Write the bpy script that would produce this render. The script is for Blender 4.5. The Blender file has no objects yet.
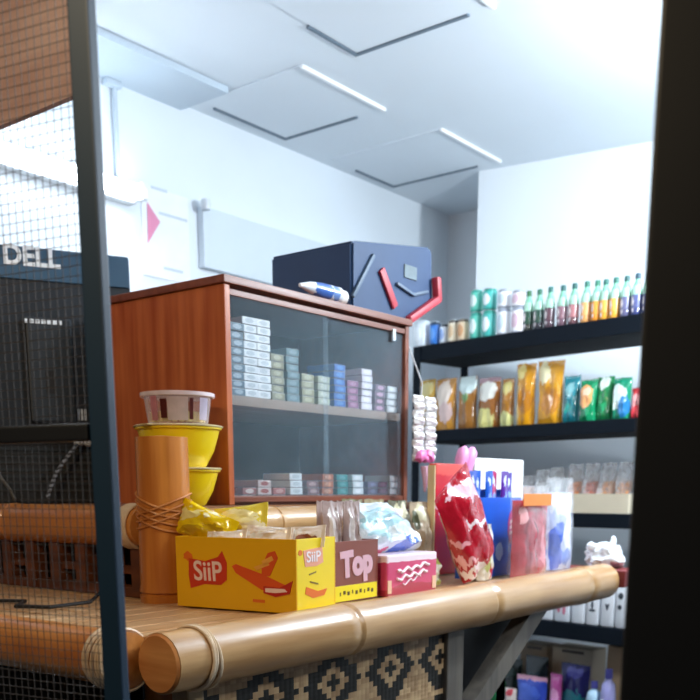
import bpy, bmesh, math, random
from mathutils import Vector, Matrix, noise
random.seed(7)
S = bpy.context.scene
COL = S.collection
E = 1.2                                            # eye height of the photographer above the floor
ORD = ['first', 'second', 'third', 'fourth', 'fifth', 'sixth', 'seventh', 'eighth', 'ninth', 'tenth', 'eleventh', 'twelfth', 'thirteenth']

# ------------------------------------------------------------------ camera geometry
FPX, PX, PY = 946.0, 350.0, 690.0
PITCH = math.atan(198 / 946.0); CP, SP = math.cos(PITCH), math.sin(PITCH)
HEAD = math.radians(38.2)
FW = Vector((math.cos(HEAD), math.sin(HEAD))); RT = Vector((math.sin(HEAD), -math.cos(HEAD)))

def ray(u, v):
    r = u - PX; w = FPX * CP + (PY - v) * SP; z = (PY - v) * CP - FPX * SP
    return Vector((RT.x * r + FW.x * w, RT.y * r + FW.y * w, z))
def at_z(u, v, Z):                                 # Z is measured from eye level; the result is in world metres
    d = ray(u, v); p = d * (Z / d.z); return Vector((p.x, p.y, p.z + E))
def at_x(u, v, X):
    d = ray(u, v); p = d * (X / d.x); return Vector((p.x, p.y, p.z + E))
def at_y(u, v, Y):
    d = ray(u, v); p = d * (Y / d.y); return Vector((p.x, p.y, p.z + E))
def at_d(u, v, D):
    d = ray(u, v); w = FPX * CP + (PY - v) * SP; p = d * (D / w); return Vector((p.x, p.y, p.z + E))
def at_line(u, v, P, D):                           # vertical plane through P along D -> (distance along D, world z)
    d = ray(u, v); det = -d.x * D.y + D.x * d.y
    s = (-P.x * D.y + D.x * P.y) / det; t = (d.x * P.y - d.y * P.x) / det
    return t, d.z * s + E

cam_d = bpy.data.cameras.new('camera'); cam = bpy.data.objects.new('camera', cam_d); COL.objects.link(cam)
cam.location = (0, 0, E); cam.rotation_euler = (math.pi / 2 - PITCH, 0, HEAD - math.pi / 2)
cam_d.sensor_width = 36; cam_d.lens = FPX / 700 * 36; cam_d.shift_y = 340 / 700; cam_d.clip_start = 0.02
cam_d.dof.use_dof = True; cam_d.dof.focus_distance = 1.45; cam_d.dof.aperture_fstop = 7.5
S.camera = cam

# ------------------------------------------------------------------ materials
def new_mat(name):
    m = bpy.data.materials.new(name); m.use_nodes = True
    nt = m.node_tree; b = nt.nodes['Principled BSDF']; return m, nt, b
def srgb(c):
    if isinstance(c, str):
        c = [int(c[i:i + 2], 16) / 255 for i in (0, 2, 4)]
    return tuple(x / 12.92 if x <= .04045 else ((x + .055) / 1.055) ** 2.4 for x in c) + (1,)
def N(nt, t, **kw):
    n = nt.nodes.new(t)
    for k, v in kw.items(): setattr(n, k, v)
    return n
def mathn(nt, op, a, b=None, c=None):
    n = N(nt, 'ShaderNodeMath', operation=op)
    for i, x in enumerate((a, b, c)):
        if x is None: continue
        if isinstance(x, (int, float)): n.inputs[i].default_value = x
        else: nt.links.new(x, n.inputs[i])
    return n.outputs[0]
def mixc(nt, fac, a, b):
    n = N(nt, 'ShaderNodeMix', data_type='RGBA')
    if isinstance(fac, (int, float)): n.inputs[0].default_value = fac
    else: nt.links.new(fac, n.inputs[0])
    for i, x in ((6, a), (7, b)):
        if isinstance(x, tuple): n.inputs[i].default_value = x
        else: nt.links.new(x, n.inputs[i])
    return n.outputs[2]
def bumpify(nt, b, scale, strength, stretch=(1, 1, 1)):
    tc = N(nt, 'ShaderNodeTexCoord'); mp = N(nt, 'ShaderNodeMapping'); mp.inputs['Scale'].default_value = stretch
    no = N(nt, 'ShaderNodeTexNoise'); no.inputs['Scale'].default_value = scale; no.inputs['Detail'].default_value = 3
    bu = N(nt, 'ShaderNodeBump'); bu.inputs['Strength'].default_value = strength; bu.inputs['Distance'].default_value = .01
    nt.links.new(tc.outputs['Object'], mp.inputs[0]); nt.links.new(mp.outputs[0], no.inputs[0])
    nt.links.new(no.outputs[0], bu.inputs['Height']); nt.links.new(bu.outputs[0], b.inputs['Normal'])
_M = {}
def mat(c, rough=.5, metal=0, var=.08, scale=14, stretch=(1, 1, 1), bump=0, coat=0, emit=0, name=None):
    key = (c, rough, metal, var, scale, stretch, bump, coat, emit)
    if key in _M: return _M[key]
    m, nt, b = new_mat(name or 'paint_' + (c if isinstance(c, str) else 'x'))
    base = srgb(c)
    tc = N(nt, 'ShaderNodeTexCoord'); mp = N(nt, 'ShaderNodeMapping'); mp.inputs['Scale'].default_value = stretch
    no = N(nt, 'ShaderNodeTexNoise'); no.inputs['Scale'].default_value = scale; no.inputs['Detail'].default_value = 4
    nt.links.new(tc.outputs['Object'], mp.inputs[0]); nt.links.new(mp.outputs[0], no.inputs[0])
    lo = tuple(x * (1 - var) for x in base[:3]) + (1,); hi = tuple(min(1, x * (1 + var)) for x in base[:3]) + (1,)
    nt.links.new(mixc(nt, no.outputs[0], lo, hi), b.inputs['Base Color'])
    b.inputs['Roughness'].default_value = rough; b.inputs['Metallic'].default_value = metal
    b.inputs['Coat Weight'].default_value = coat
    if emit:
        b.inputs['Emission Color'].default_value = base; b.inputs['Emission Strength'].default_value = emit
    if bump: bumpify(nt, b, scale * 2, bump, stretch)
    _M[key] = m; return m
def wood(c1, c2, axis=0, rough=.4, scale=18, name='wood', coat=.1):
    m, nt, b = new_mat(name)
    st = [14, 14, 14]; st[axis] = 1.0
    tc = N(nt, 'ShaderNodeTexCoord'); mp = N(nt, 'ShaderNodeMapping'); mp.inputs['Scale'].default_value = st
    no = N(nt, 'ShaderNodeTexNoise'); no.inputs['Scale'].default_value = scale / 6; no.inputs['Detail'].default_value = 6
    no2 = N(nt, 'ShaderNodeTexNoise'); no2.inputs['Scale'].default_value = 5
    nt.links.new(tc.outputs['Object'], mp.inputs[0]); nt.links.new(mp.outputs[0], no.inputs[0]); nt.links.new(tc.outputs['Object'], no2.inputs[0])
    f = mathn(nt, 'ADD', mathn(nt, 'MULTIPLY', no.outputs[0], .65), mathn(nt, 'MULTIPLY', no2.outputs[0], .35))
    cr = N(nt, 'ShaderNodeValToRGB'); cr.color_ramp.elements[0].position = .36; cr.color_ramp.elements[1].position = .64
    cr.color_ramp.elements[0].color = srgb(c1); cr.color_ramp.elements[1].color = srgb(c2)
    nt.links.new(f, cr.inputs[0]); nt.links.new(cr.outputs[0], b.inputs['Base Color'])
    b.inputs['Roughness'].default_value = rough; b.inputs['Coat Weight'].default_value = coat
    bumpify(nt, b, scale / 4, .08, st)
    return m
def printed(name, base, blobs=(), bands=(), rough=.3, coat=.3, wob=.12, seed=0, metal=0, bump=0):
    """packaging print: horizontal bands (z0, z1, colour) and ellipses (x, z, rx, rz, colour) in the thing's own box"""
    m, nt, b = new_mat(name)
    tc = N(nt, 'ShaderNodeTexCoord'); sx = N(nt, 'ShaderNodeSeparateXYZ'); nt.links.new(tc.outputs['Generated'], sx.inputs[0])
    mp = N(nt, 'ShaderNodeMapping'); mp.inputs['Location'].default_value = (seed * 3.1, seed * 1.7, 0)
    no = N(nt, 'ShaderNodeTexNoise'); no.inputs['Scale'].default_value = 6; no.inputs['Detail'].default_value = 3
    nt.links.new(tc.outputs['Generated'], mp.inputs[0]); nt.links.new(mp.outputs[0], no.inputs[0])
    w = mathn(nt, 'MULTIPLY', mathn(nt, 'SUBTRACT', no.outputs[0], .5), wob)
    x = mathn(nt, 'ADD', sx.outputs[0], w); z = mathn(nt, 'ADD', sx.outputs[2], w)
    col = srgb(base)
    for z0, z1, c in bands:
        f = mathn(nt, 'MULTIPLY', mathn(nt, 'GREATER_THAN', z, z0), mathn(nt, 'LESS_THAN', z, z1))
        col = mixc(nt, f, col, srgb(c))
    for cx, cz, rx, rz, c in blobs:
        dx = mathn(nt, 'DIVIDE', mathn(nt, 'SUBTRACT', x, cx), rx); dz = mathn(nt, 'DIVIDE', mathn(nt, 'SUBTRACT', z, cz), rz)
        d = mathn(nt, 'ADD', mathn(nt, 'MULTIPLY', dx, dx), mathn(nt, 'MULTIPLY', dz, dz))
        col = mixc(nt, mathn(nt, 'LESS_THAN', d, 1.0), col, srgb(c))
    if isinstance(col, tuple): b.inputs['Base Color'].default_value = col
    else: nt.links.new(col, b.inputs['Base Color'])
    b.inputs['Roughness'].default_value = rough; b.inputs['Coat Weight'].default_value = coat; b.inputs['Metallic'].default_value = metal
    if bump: bumpify(nt, b, 40, bump)
    return m
def clear(name, tint, opacity, rough=.1, gloss=.25):
    m = bpy.data.materials.new(name); m.use_nodes = True; nt = m.node_tree; nt.nodes.clear()
    out = N(nt, 'ShaderNodeOutputMaterial'); tr = N(nt, 'ShaderNodeBsdfTransparent'); pb = N(nt, 'ShaderNodeBsdfPrincipled')
    pb.inputs['Base Color'].default_value = srgb(tint); pb.inputs['Roughness'].default_value = rough
    tc = N(nt, 'ShaderNodeTexCoord'); no = N(nt, 'ShaderNodeTexNoise'); no.inputs['Scale'].default_value = 30
    nt.links.new(tc.outputs['Object'], no.inputs[0])
    lw = N(nt, 'ShaderNodeLayerWeight'); lw.inputs[0].default_value = .35
    f = mathn(nt, 'ADD', mathn(nt, 'MULTIPLY', lw.outputs['Facing'], gloss), mathn(nt, 'MULTIPLY', mathn(nt, 'ADD', no.outputs[0], .5), opacity))
    f = mathn(nt, 'MINIMUM', f, 1.0)
    mx = N(nt, 'ShaderNodeMixShader'); nt.links.new(f, mx.inputs[0]); nt.links.new(tr.outputs[0], mx.inputs[1]); nt.links.new(pb.outputs[0], mx.inputs[2])
    nt.links.new(mx.outputs[0], out.inputs[0]); return m

# ------------------------------------------------------------------ mesh helpers
def box(bm, c, s, rz=0, bev=0, M=None):
    r = bmesh.ops.create_cube(bm, size=1); vs = r['verts']
    m = Matrix.Translation(c) @ Matrix.Rotation(rz, 4, 'Z') @ Matrix.Diagonal((s[0], s[1], s[2], 1))
    if M is not None: m = M @ m
    bmesh.ops.transform(bm, matrix=m, verts=vs)
    if bev:
        es = list({e for v in vs for e in v.link_edges})
        bmesh.ops.bevel(bm, geom=es, offset=bev, segments=2, affect='EDGES', profile=.6)
def box2(bm, a, b, bev=0):
    box(bm, [(a[i] + b[i]) / 2 for i in range(3)], [abs(b[i] - a[i]) for i in range(3)], 0, bev)
def tube(bm, pts, rad, seg=14, cap=True, dome=0):
    pts = [Vector(p) for p in pts]; n = len(pts)
    if not isinstance(rad, (list, tuple)): rad = [rad] * n
    rings = []; up = None
    for i, p in enumerate(pts):
        t = (pts[min(i + 1, n - 1)] - pts[max(i - 1, 0)]).normalized()
        if up is None:
            up = Vector((0, 0, 1)) if abs(t.z) < .9 else Vector((1, 0, 0))
        a = t.cross(up).normalized(); b = a.cross(t).normalized(); up = b
        rings.append([bm.verts.new(p + (a * math.cos(2 * math.pi * k / seg) + b * math.sin(2 * math.pi * k / seg)) * rad[i]) for k in range(seg)])
    for i in range(n - 1):
        for k in range(seg):
            bm.faces.new((rings[i][k], rings[i][(k + 1) % seg], rings[i + 1][(k + 1) % seg], rings[i + 1][k]))
    if cap:
        for rg, pt in ((rings[0], pts[0]), (rings[-1], pts[-1])):
            c = bm.verts.new(pt + (pt - pts[1 if rg is rings[0] else n - 2]).normalized() * dome)
            for k in range(seg): bm.faces.new((rg[k], rg[(k + 1) % seg], c))
    bmesh.ops.recalc_face_normals(bm, faces=bm.faces)
def lathe(bm, prof, c=(0, 0, 0), seg=24, M=None):
    rings = []
    for r, z in prof:
        if r < 1e-5: rings.append([bm.verts.new((c[0], c[1], c[2] + z))])
        else: rings.append([bm.verts.new((c[0] + r * math.cos(2 * math.pi * k / seg), c[1] + r * math.sin(2 * math.pi * k / seg), c[2] + z)) for k in range(seg)])
    for a, b in zip(rings, rings[1:]):
        for k in range(seg):
            k2 = (k + 1) % seg
            if len(a) == 1 and len(b) == 1: continue
            if len(a) == 1: bm.faces.new((a[0], b[k], b[k2]))
            elif len(b) == 1: bm.faces.new((a[k], a[k2], b[0]))
            else: bm.faces.new((a[k], a[k2], b[k2], b[k]))
    bmesh.ops.recalc_face_normals(bm, faces=bm.faces)
    if M is not None: bmesh.ops.transform(bm, matrix=M, verts=[v for r in rings for v in r])
def prism(bm, poly, h, M=None):
    """polygon in local x,z extruded by h along +y"""
    a = [bm.verts.new((x, 0, z)) for x, z in poly]; b = [bm.verts.new((x, h, z)) for x, z in poly]; n = len(poly)
    bm.faces.new(a); bm.faces.new(b[::-1])
    for i in range(n): bm.faces.new((a[i], b[i], b[(i + 1) % n], a[(i + 1) % n]))
    bmesh.ops.recalc_face_normals(bm, faces=bm.faces)
    if M is not None: bmesh.ops.transform(bm, matrix=M, verts=a + b)
def pouch(bm, w, h, d, seed=0, wr=.10, seal=.07, nx=14, nz=18, foot=True, flare=0, M=None):
    """filled packet standing on its base: w wide (x), h tall (z), d thick (y), crimped seals"""
    vs = []
    for side in (-1, 1):
        g = []
        for j in range(nz + 1):
            row = []; tz = j / nz
            for i in range(nx + 1):
                tx = i / nx * 2 - 1
                if tz > 1 - seal: pz = .02
                elif foot and tz < .12: pz = .75 + .25 * (tz / .12)
                elif not foot and tz < seal: pz = .02
                else:
                    q = (tz - (0 if foot else seal)) / (1 - seal - (0 if foot else seal))
                    pz = math.sqrt(max(0, 1 - q ** 3)) if foot else math.sqrt(max(0, math.sin(math.pi * q)))
                px = (max(0, 1 - abs(tx) ** 2.6)) ** .6
                y = d / 2 * pz * px
                nse = noise.noise(Vector((tx * 2.3 + seed * 5.3, tz * 3.1 + seed, side * 2.0))) + .6 * noise.noise(Vector((tx * 5.3 + seed * 2.3, tz * 6.1 - seed, side * 4.0)))
                y = max(0.0005, y + nse * wr * d * (.3 + px * .7) * (.35 + .65 * pz))
                x = tx * w / 2 * (1 - .05 * pz * math.sin(math.pi * tz) + flare * max(0, tz - .7)) + noise.noise(Vector((seed * 9.1, tz * 4, 1))) * w * .02
                z = tz * h + (noise.noise(Vector((tx * 3 + seed, 5.5, 0))) * h * .015 if tz > .5 else 0)
                row.append(bm.verts.new((x, side * y, z)))
            g.append(row)
        vs.append(g)
        for j in range(nz):
            for i in range(nx):
                q = (g[j][i], g[j][i + 1], g[j + 1][i + 1], g[j + 1][i])
                bm.faces.new(q if side < 0 else q[::-1])
    f, k = vs
    for j in range(nz):
        bm.faces.new((f[j][0], f[j + 1][0], k[j + 1][0], k[j][0])); bm.faces.new((f[j + 1][nx], f[j][nx], k[j][nx], k[j + 1][nx]))
    for i in range(nx):
        bm.faces.new((f[0][i + 1], f[0][i], k[0][i], k[0][i + 1])); bm.faces.new((f[nz][i], f[nz][i + 1], k[nz][i + 1], k[nz][i]))
    if M is not None: bmesh.ops.transform(bm, matrix=M, verts=[v for g in vs for r in g for v in r])
def lump(bm, c, s, seed=0, wr=.25, fq=2.2, sub=3, floor=None):
    r = bmesh.ops.create_icosphere(bm, subdivisions=sub, radius=1)
    for v in r['verts']:
        n = v.co.normalized(); k = 1 + wr * noise.noise(n * fq + Vector((seed * 3.7, seed, 0))) + wr * .5 * noise.noise(n * fq * 2.7 + Vector((seed, 0, seed)))
        v.co = Vector((c[0] + n.x * k * s[0], c[1] + n.y * k * s[1], c[2] + n.z * k * s[2]))
        if floor is not None and v.co.z < floor: v.co.z = floor

_ROOT = {}
def link(name, bm, m, parent=None, smooth=False, world=False):
    """one mesh object; with world=True the shape was drawn in world metres and is brought into its thing's frame"""
    if world and parent is not None: bmesh.ops.transform(bm, matrix=_ROOT[parent].inverted(), verts=bm.verts)
    me = bpy.data.meshes.new(name); bm.to_mesh(me); bm.free()
    for x in (m if isinstance(m, (list, tuple)) else [m]): me.materials.append(x)
    for p in me.polygons: p.use_smooth = smooth
    if smooth: me.set_sharp_from_angle(angle=math.radians(40))
    o = bpy.data.objects.new(name, me); COL.objects.link(o)
    if parent is not None:
        o.parent = parent; _ROOT[o] = _ROOT.get(parent, Matrix())
    return o
def tag(o, label, cat, group=None):
    o['label'] = label; o['category'] = cat
    if group: o['group'] = group
    return o
def thing(name, label, cat, loc, rz=0, group=None):
    o = bpy.data.objects.new(name, None); COL.objects.link(o); o.empty_display_size = .05
    o.location = loc; o.rotation_euler = (0, 0, rz)
    _ROOT[o] = Matrix.Translation(loc) @ Matrix.Rotation(rz, 4, 'Z')
    return tag(o, label, cat, group)
def solo(name, bm, m, label, cat, loc=(0, 0, 0), rz=0, group=None, smooth=True, tilt=0, lean=0):
    o = link(name, bm, m, smooth=smooth); o.location = loc; o.rotation_euler = (lean, tilt, rz)
    return tag(o, label, cat, group)
def struct(name, bm, m, smooth=False):
    o = link(name, bm, m, smooth=smooth); o['kind'] = 'structure'; return o
def text(name, s, size, m, parent, origin, xd, yd, bold=0, ext=.0006, align='CENTER', sx=1.0):
    cu = bpy.data.curves.new(name, 'FONT'); cu.body = s; cu.size = size; cu.extrude = ext; cu.offset = bold; cu.align_x = align; cu.align_y = 'CENTER'
    t = bpy.data.objects.new('tmp', cu); COL.objects.link(t)
    me = bpy.data.meshes.new_from_object(t.evaluated_get(bpy.context.evaluated_depsgraph_get()))
    bpy.data.objects.remove(t); bpy.data.curves.remove(cu)
    xd = Vector(xd).normalized(); yd = Vector(yd).normalized(); zd = xd.cross(yd)
    M = Matrix(((xd.x * sx, yd.x, zd.x, origin[0]), (xd.y * sx, yd.y, zd.y, origin[1]), (xd.z * sx, yd.z, zd.z, origin[2]), (0, 0, 0, 1)))
    me.transform(M); me.materials.clear(); me.materials.append(m); me.name = name
    o = bpy.data.objects.new(name, me); COL.objects.link(o); o.parent = parent; return o
def blob_poly(bm, pts, plane, h=.0008):
    """thin printed patch: pts (x,z) on a face; plane = (origin, xdir, outward)"""
    o, xd, nd = [Vector(q) for q in plane]; zd = Vector((0, 0, 1))
    a = [bm.verts.new(o + xd * x + zd * z) for x, z in pts]; b = [bm.verts.new(o + xd * x + zd * z + nd * h) for x, z in pts]; n = len(pts)
    bm.faces.new(b)
    for i in range(n): bm.faces.new((a[i], a[(i + 1) % n], b[(i + 1) % n], b[i]))
    bmesh.ops.recalc_face_normals(bm, faces=bm.faces)
def ell(cx, cz, rx, rz, n=20, wob=0, seed=0):
    return [(cx + rx * math.cos(2 * math.pi * k / n) * (1 + wob * math.sin(3 * k + seed)), cz + rz * math.sin(2 * math.pi * k / n) * (1 + wob * math.cos(2 * k + seed))) for k in range(n)]
BM = bmesh.new

# ------------------------------------------------------------------ shared materials
WHITE = mat('E9F0F6', .7, var=.03, scale=4, name='white_wall_paint')
CEIL = mat('E4ECF3', .75, var=.03, scale=3, name='ceiling_paint')
COVE = mat('C6D3DE', .7, var=.03, scale=3, name='cove_shade')
BLACK = mat('0A0C0F', .5, var=.2, name='black_paint')
FRAME = mat('0F2C42', .5, var=.1, name='frame_glow_blue')  # black frame, tinted blue to carry the wall lamp's glow
STEEL = mat('0A131D', .7, var=.15, name='shelf_steel'); STEEL.node_tree.nodes['Principled BSDF'].inputs['Specular IOR Level'].default_value = .15
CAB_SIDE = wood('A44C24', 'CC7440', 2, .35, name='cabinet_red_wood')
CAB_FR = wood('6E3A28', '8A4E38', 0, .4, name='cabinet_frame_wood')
CAB_IN = mat('4E463F', .7, var=.1, name='cabinet_lining')
BAMB = wood('A67A4A', 'CBA272', 0, .3, name='pale_bamboo', coat=.3)
BAMBO = wood('B0621C', 'D68A3A', 2, .35, name='orange_bamboo', coat=.2)
BAMBOY = wood('B06624', 'D08C48', 1, .35, name='amber_bamboo', coat=.2)
CORK = wood('A85C22', 'D89656', 1, .7, name='bamboo_end_grain', coat=0)
RATTAN = wood('C9A882', 'E8D3B6', 1, .5, name='rattan_lashing')
DARKWOOD = wood('4A2410', '6E3A1A', 1, .5, name='dark_brown_wood')
GREYWOOD = wood('4E4842', '6A6258', 2, .6, name='grey_wood')
FILMW = clear('milky_film', 'F4F6FA', .24, .12, .3)
FILM = clear('clear_film', 'F4F6FA', .07, .1, .22)

# ------------------------------------------------------------------ the setting
YW, ZC = 2.67, E + 1.3
b = BM(); box2(b, (-1.0, -2.0, -.05), (4.6, 2.8, 0)); struct('floor', b, mat('4A4540', .6, var=.2, scale=5, name='floor_cement'))
b = BM(); box2(b, (.95, -2.0, ZC), (4.6, 2.8, ZC + .06)); struct('ceiling', b, CEIL)
b = BM(); box2(b, (.95, YW, 0), (4.2, YW + .08, ZC)); struct('wall_left', b, WHITE)
b = BM(); box2(b, (4.16, 1.9, 0), (4.24, YW, ZC)); struct('wall_back', b, WHITE)
p0, p1 = Vector((3.69, 2.225)), Vector((4.21, -1.16))
b = BM(); vs = [b.verts.new((x, y, z)) for z in (0, ZC) for x, y in ((p0.x, p0.y), (4.5, 2.225), (4.5, p1.y), (p1.x, p1.y))]
for q in ((0, 1, 2, 3), (4, 5, 6, 7), (0, 1, 5, 4), (1, 2, 6, 5), (2, 3, 7, 6), (3, 0, 4, 7)): b.faces.new([vs[i] for i in q])
bmesh.ops.recalc_face_normals(b, faces=b.faces); struct('wall_pillar', b, WHITE)
b = BM(); box2(b, (.95, 2.64 - .2, ZC - .02), (2.455, YW, ZC)); struct('trim_1', b, COVE)                 # drop strip along the left wall, shading put into its greyer colour
# brown boarded bulkhead over the left bay
b = BM(); q = at_x(40, 109, 1.05); box2(b, (1.05, at_x(86, 60, 1.05).y, q.z), (1.062, YW, ZC))
struct('trim_2', b, wood('C49C90', 'E0C0B6', 1, .6, name='pinkish_brown_boards'))
# conduit on the left wall
zt_c = at_y(70, 170, 2.6).z
b = BM(); q = at_y(114, 82, YW - .012); tube(b, [(q.x, YW - .012, ZC - .0), (q.x, YW - .012, zt_c + .034)], .008); box(b, (q.x - .01, YW - .014, ZC - .03), (.06, .028, .02), 0, .004)
tag(link('cable_conduit', b, mat('C2CFDA', .5, name='grey_plastic'), smooth=True), 'thin grey cable conduit running down the left wall from ceiling', 'pipe')

# ceiling hatches (three), grey strips paint the shadow gap, lip whitened as a highlight
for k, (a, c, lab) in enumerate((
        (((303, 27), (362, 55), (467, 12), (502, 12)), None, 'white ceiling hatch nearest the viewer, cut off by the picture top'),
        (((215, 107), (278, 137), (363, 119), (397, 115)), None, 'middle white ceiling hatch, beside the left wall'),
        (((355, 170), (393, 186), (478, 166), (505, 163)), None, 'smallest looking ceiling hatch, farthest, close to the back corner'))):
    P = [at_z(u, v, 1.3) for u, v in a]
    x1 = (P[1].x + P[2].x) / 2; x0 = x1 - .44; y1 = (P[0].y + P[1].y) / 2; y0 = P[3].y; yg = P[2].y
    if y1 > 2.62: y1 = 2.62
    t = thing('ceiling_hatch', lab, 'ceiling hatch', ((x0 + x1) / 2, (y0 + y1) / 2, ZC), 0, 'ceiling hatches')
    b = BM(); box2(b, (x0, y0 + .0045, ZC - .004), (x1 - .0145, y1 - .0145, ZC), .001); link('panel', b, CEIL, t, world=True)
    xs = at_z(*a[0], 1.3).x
    b = BM(); box2(b, (max(x0, xs), y1 - .012, ZC - .007), (x1, y1, ZC)); link('gap_shade', b, mat('6C7C8A', .6, name='grey_gap_shade'), t, world=True)
    b = BM(); box2(b, (x1 - .012, yg, ZC - .007), (x1, y1 - .0125, ZC)); link('gap_shade', b, mat('6C7C8A', .6, name='grey_gap_shade'), t, world=True)
    b = BM(); box2(b, (x0, y0 - .008, ZC - .012), (x1, y0 + .004, ZC), .003); link('lip', b, mat('FBFDFF', .35, name='white_lip'), t, world=True)

# fluorescent tube on the left wall
qa, qb = at_y(-40, 135, 2.6), at_y(143, 187, 2.6); zt = at_y(70, 170, 2.6).z
t = thing('fluorescent_lamp', 'glowing fluorescent tube lamp fixed to the left wall behind the black post', 'lamp', ((qa.x + qb.x) / 2, YW, zt))
TUBE = mat('EAF6FF', .3, var=0, emit=16, name='lit_tube')
b = BM(); box2(b, (qa.x, 2.628, zt - .03), (qb.x, YW + .0008, zt + .03), .006); link('batten', b, mat('F2F5F8', .4, name='white_batten'), t, world=True)
b = BM(); tube(b, [(qa.x + .02, 2.605, zt), (qb.x - .012, 2.605, zt)], .02, 16); link('glowing_tube', b, TUBE, t, True, True)
for x in (qa.x + .01, qb.x - .006):
    b = BM(); box2(b, (x - .012, 2.58, zt - .026), (x + .012, 2.628, zt + .026), .004); link('end_cap', b, mat('E8ECF0', .4, name='white_cap'), t, world=True)

# poster and board on the left wall
t = thing('paper_notice', 'white paper notice with a pink corner taped to the left wall', 'notice', at_y(168, 235, YW))
a, c = at_y(140, 190, YW), at_y(190, 285, YW)
b = BM(); box2(b, (a.x, YW - .004, c.z), (c.x, YW + .0008, a.z + .02)); link('sheet', b, mat('F3F5F8', .7, name='paper'), t, world=True)
b = BM(); A, B_, C_ = at_y(147, 202, YW - .005), at_y(160, 222, YW - .005), at_y(148, 243, YW - .005)
va = [b.verts.new((p.x, YW - d, p.z)) for d in (.0045, .006) for p in (A, B_, C_)]
for f in ((0, 1, 2), (3, 4, 5), (0, 1, 4, 3), (1, 2, 5, 4), (2, 0, 3, 5)): b.faces.new([va[i] for i in f])
bmesh.ops.recalc_face_normals(b, faces=b.faces); link('pink_corner', b, mat('E58FB0', .6, name='pink_ink'), t, world=True)
for (u0, u1, v) in ((150, 166, 187), (158, 186, 213), (163, 182, 268)):
    b = BM(); A, B_ = at_y(u0, v, YW), at_y(u1, v, YW); box2(b, (A.x, YW - .0055, A.z - .004), (B_.x, YW - .0042, A.z + .004)); link('print_line', b, mat('CBD5DF', .7, name='grey_ink'), t, world=True)
t = thing('wall_board', 'pale grey board hung on the left wall above the cabinet', 'board', at_y(250, 240, YW))
A, B_ = at_y(197, 207, YW), at_y(198, 268, YW)
b = BM(); box2(b, (A.x, YW - .03, B_.z), (A.x + 1.0, YW, A.z), .004); link('panel', b, mat('D8E2EB', .6, var=.03, name='pale_grey_board'), t, world=True)
b = BM(); lathe(b, [(0, -.02), (.016, -.016), (.02, 0), (.016, .016), (0, .02)], (A.x, YW - .045, A.z)); link('knob', b, mat('DCE2E8', .3, name='bright_knob'), t, True, True)

LX, LY = 2.95, 1.02
# ------------------------------------------------------------------ window frame with wire mesh, black post on the right
G = (-RT * .899 + FW * .438)                              # along the opening, towards the left
GA = math.atan2(G.y, G.x)
P0 = at_d(100, 350, .92); P0z = E
w1 = bpy.data.objects.new('window_1', None); COL.objects.link(w1); w1.location = (P0.x, P0.y, 0); w1.rotation_euler = (0, 0, GA); w1['kind'] = 'structure'
_ROOT[w1] = Matrix.Translation((P0.x, P0.y, 0)) @ Matrix.Rotation(GA, 4, 'Z')
b = BM(); box2(b, (-.0105, -.006, 0), (.0125, .006, 2.5), .002); link('frame_post', b, FRAME, w1)
zb = at_d(50, 432, .92).z
b = BM(); box2(b, (.0126, -.009, zb - .008), (.45, .009, zb + .008), .002); link('frame_rail', b, BLACK, w1)
b = BM(); sp = .0088
for k in range(1, 50):
    box2(b, (.0125 + k * sp - .00028, -.0003, .55), (.0125 + k * sp + .00028, .0003, 2.3))
for k in range(int(1.75 / sp)):
    box2(b, (.0125, -.0009, .55 + k * sp - .00028), (.45, -.0003, .55 + k * sp + .00028))
link('wire_mesh', b, mat('4A4440', .4, metal=.3, name='mesh_wire'), w1)
Q = at_d(646, 350, .70)
b = BM(); box(b, (.25, .0, 1.25), (.5, .05, 2.5), 0, .003)
o = struct('trim_3', b, BLACK); o.location = (Q.x, Q.y, 0); o.rotation_euler = (0, 0, math.atan2(-G.y, -G.x))

# ------------------------------------------------------------------ bamboo counter
CT = E - .205                                             # counter top
t = thing('bamboo_counter', 'L-shaped bamboo shop counter with woven front panel and raised back ledge', 'counter', (1.5, 1.25, 0))
def bamboo(a, c, r0, r1, nodes, seg=22, n=40):
    a, c = Vector(a), Vector(c); pts = []; rs = []
    ts = sorted([i / n for i in range(n + 1)] + [q + d for q in nodes for d in (-.006, -.002, .002, .006)])
    for s in ts:
        r = r0 + (r1 - r0) * s
        for q in nodes:
            d = abs(s - q)
            if d < .0035: r *= .965
            elif d < .03: r *= 1 + .05 * (1 - d / .03)
        pts.append(a.lerp(c, s)); rs.append(r)
    bm = BM(); tube(bm, pts, rs, seg, dome=.004); return bm
RZ = CT - .03
fr = link('front_rail', bamboo((.872, 1.03, RZ - .004), (2.43, 1.045, RZ), .045, .047, (.27, .58, .9)), BAMB, t, True, True)
b = BM(); tube(b, [(.8675, 1.03, RZ - .004), (.8715, 1.03, RZ - .004)], [.041, .044], 22, dome=.004); link('cut_end', b, CORK, fr, True, True)
b = BM()
for k, (x, w) in enumerate(((.925, .0), (.932, .0), (.939, .0), (.946, 0), (.955, .0))):
    tube(b, [(x + .012 * math.sin(a * .5 + k), 1.03 + .0475 * math.cos(a), RZ - .004 + .0475 * math.sin(a)) for a in [2 * math.pi * i / 24 for i in range(25)]], .0028, 6, cap=False)
link('lashing', b, RATTAN, fr, True, True)
sr = link('side_rail', bamboo((.862, 1.085, RZ - .004), (.862, 2.3, RZ - .004), .041, .044, (.45, .8)), BAMBOY, t, True, True)
b = BM()
for k in range(6):
    y = 1.092 + k * .0072
    tube(b, [(.862 + .0445 * math.cos(a), y + .004 * math.sin(a + k), RZ - .004 + .0445 * math.sin(a)) for a in [2 * math.pi * i / 24 for i in range(25)]], .0034, 6, cap=False)
link('lashing', b, RATTAN, sr, True, True)
b = BM(); n = 12
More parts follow.
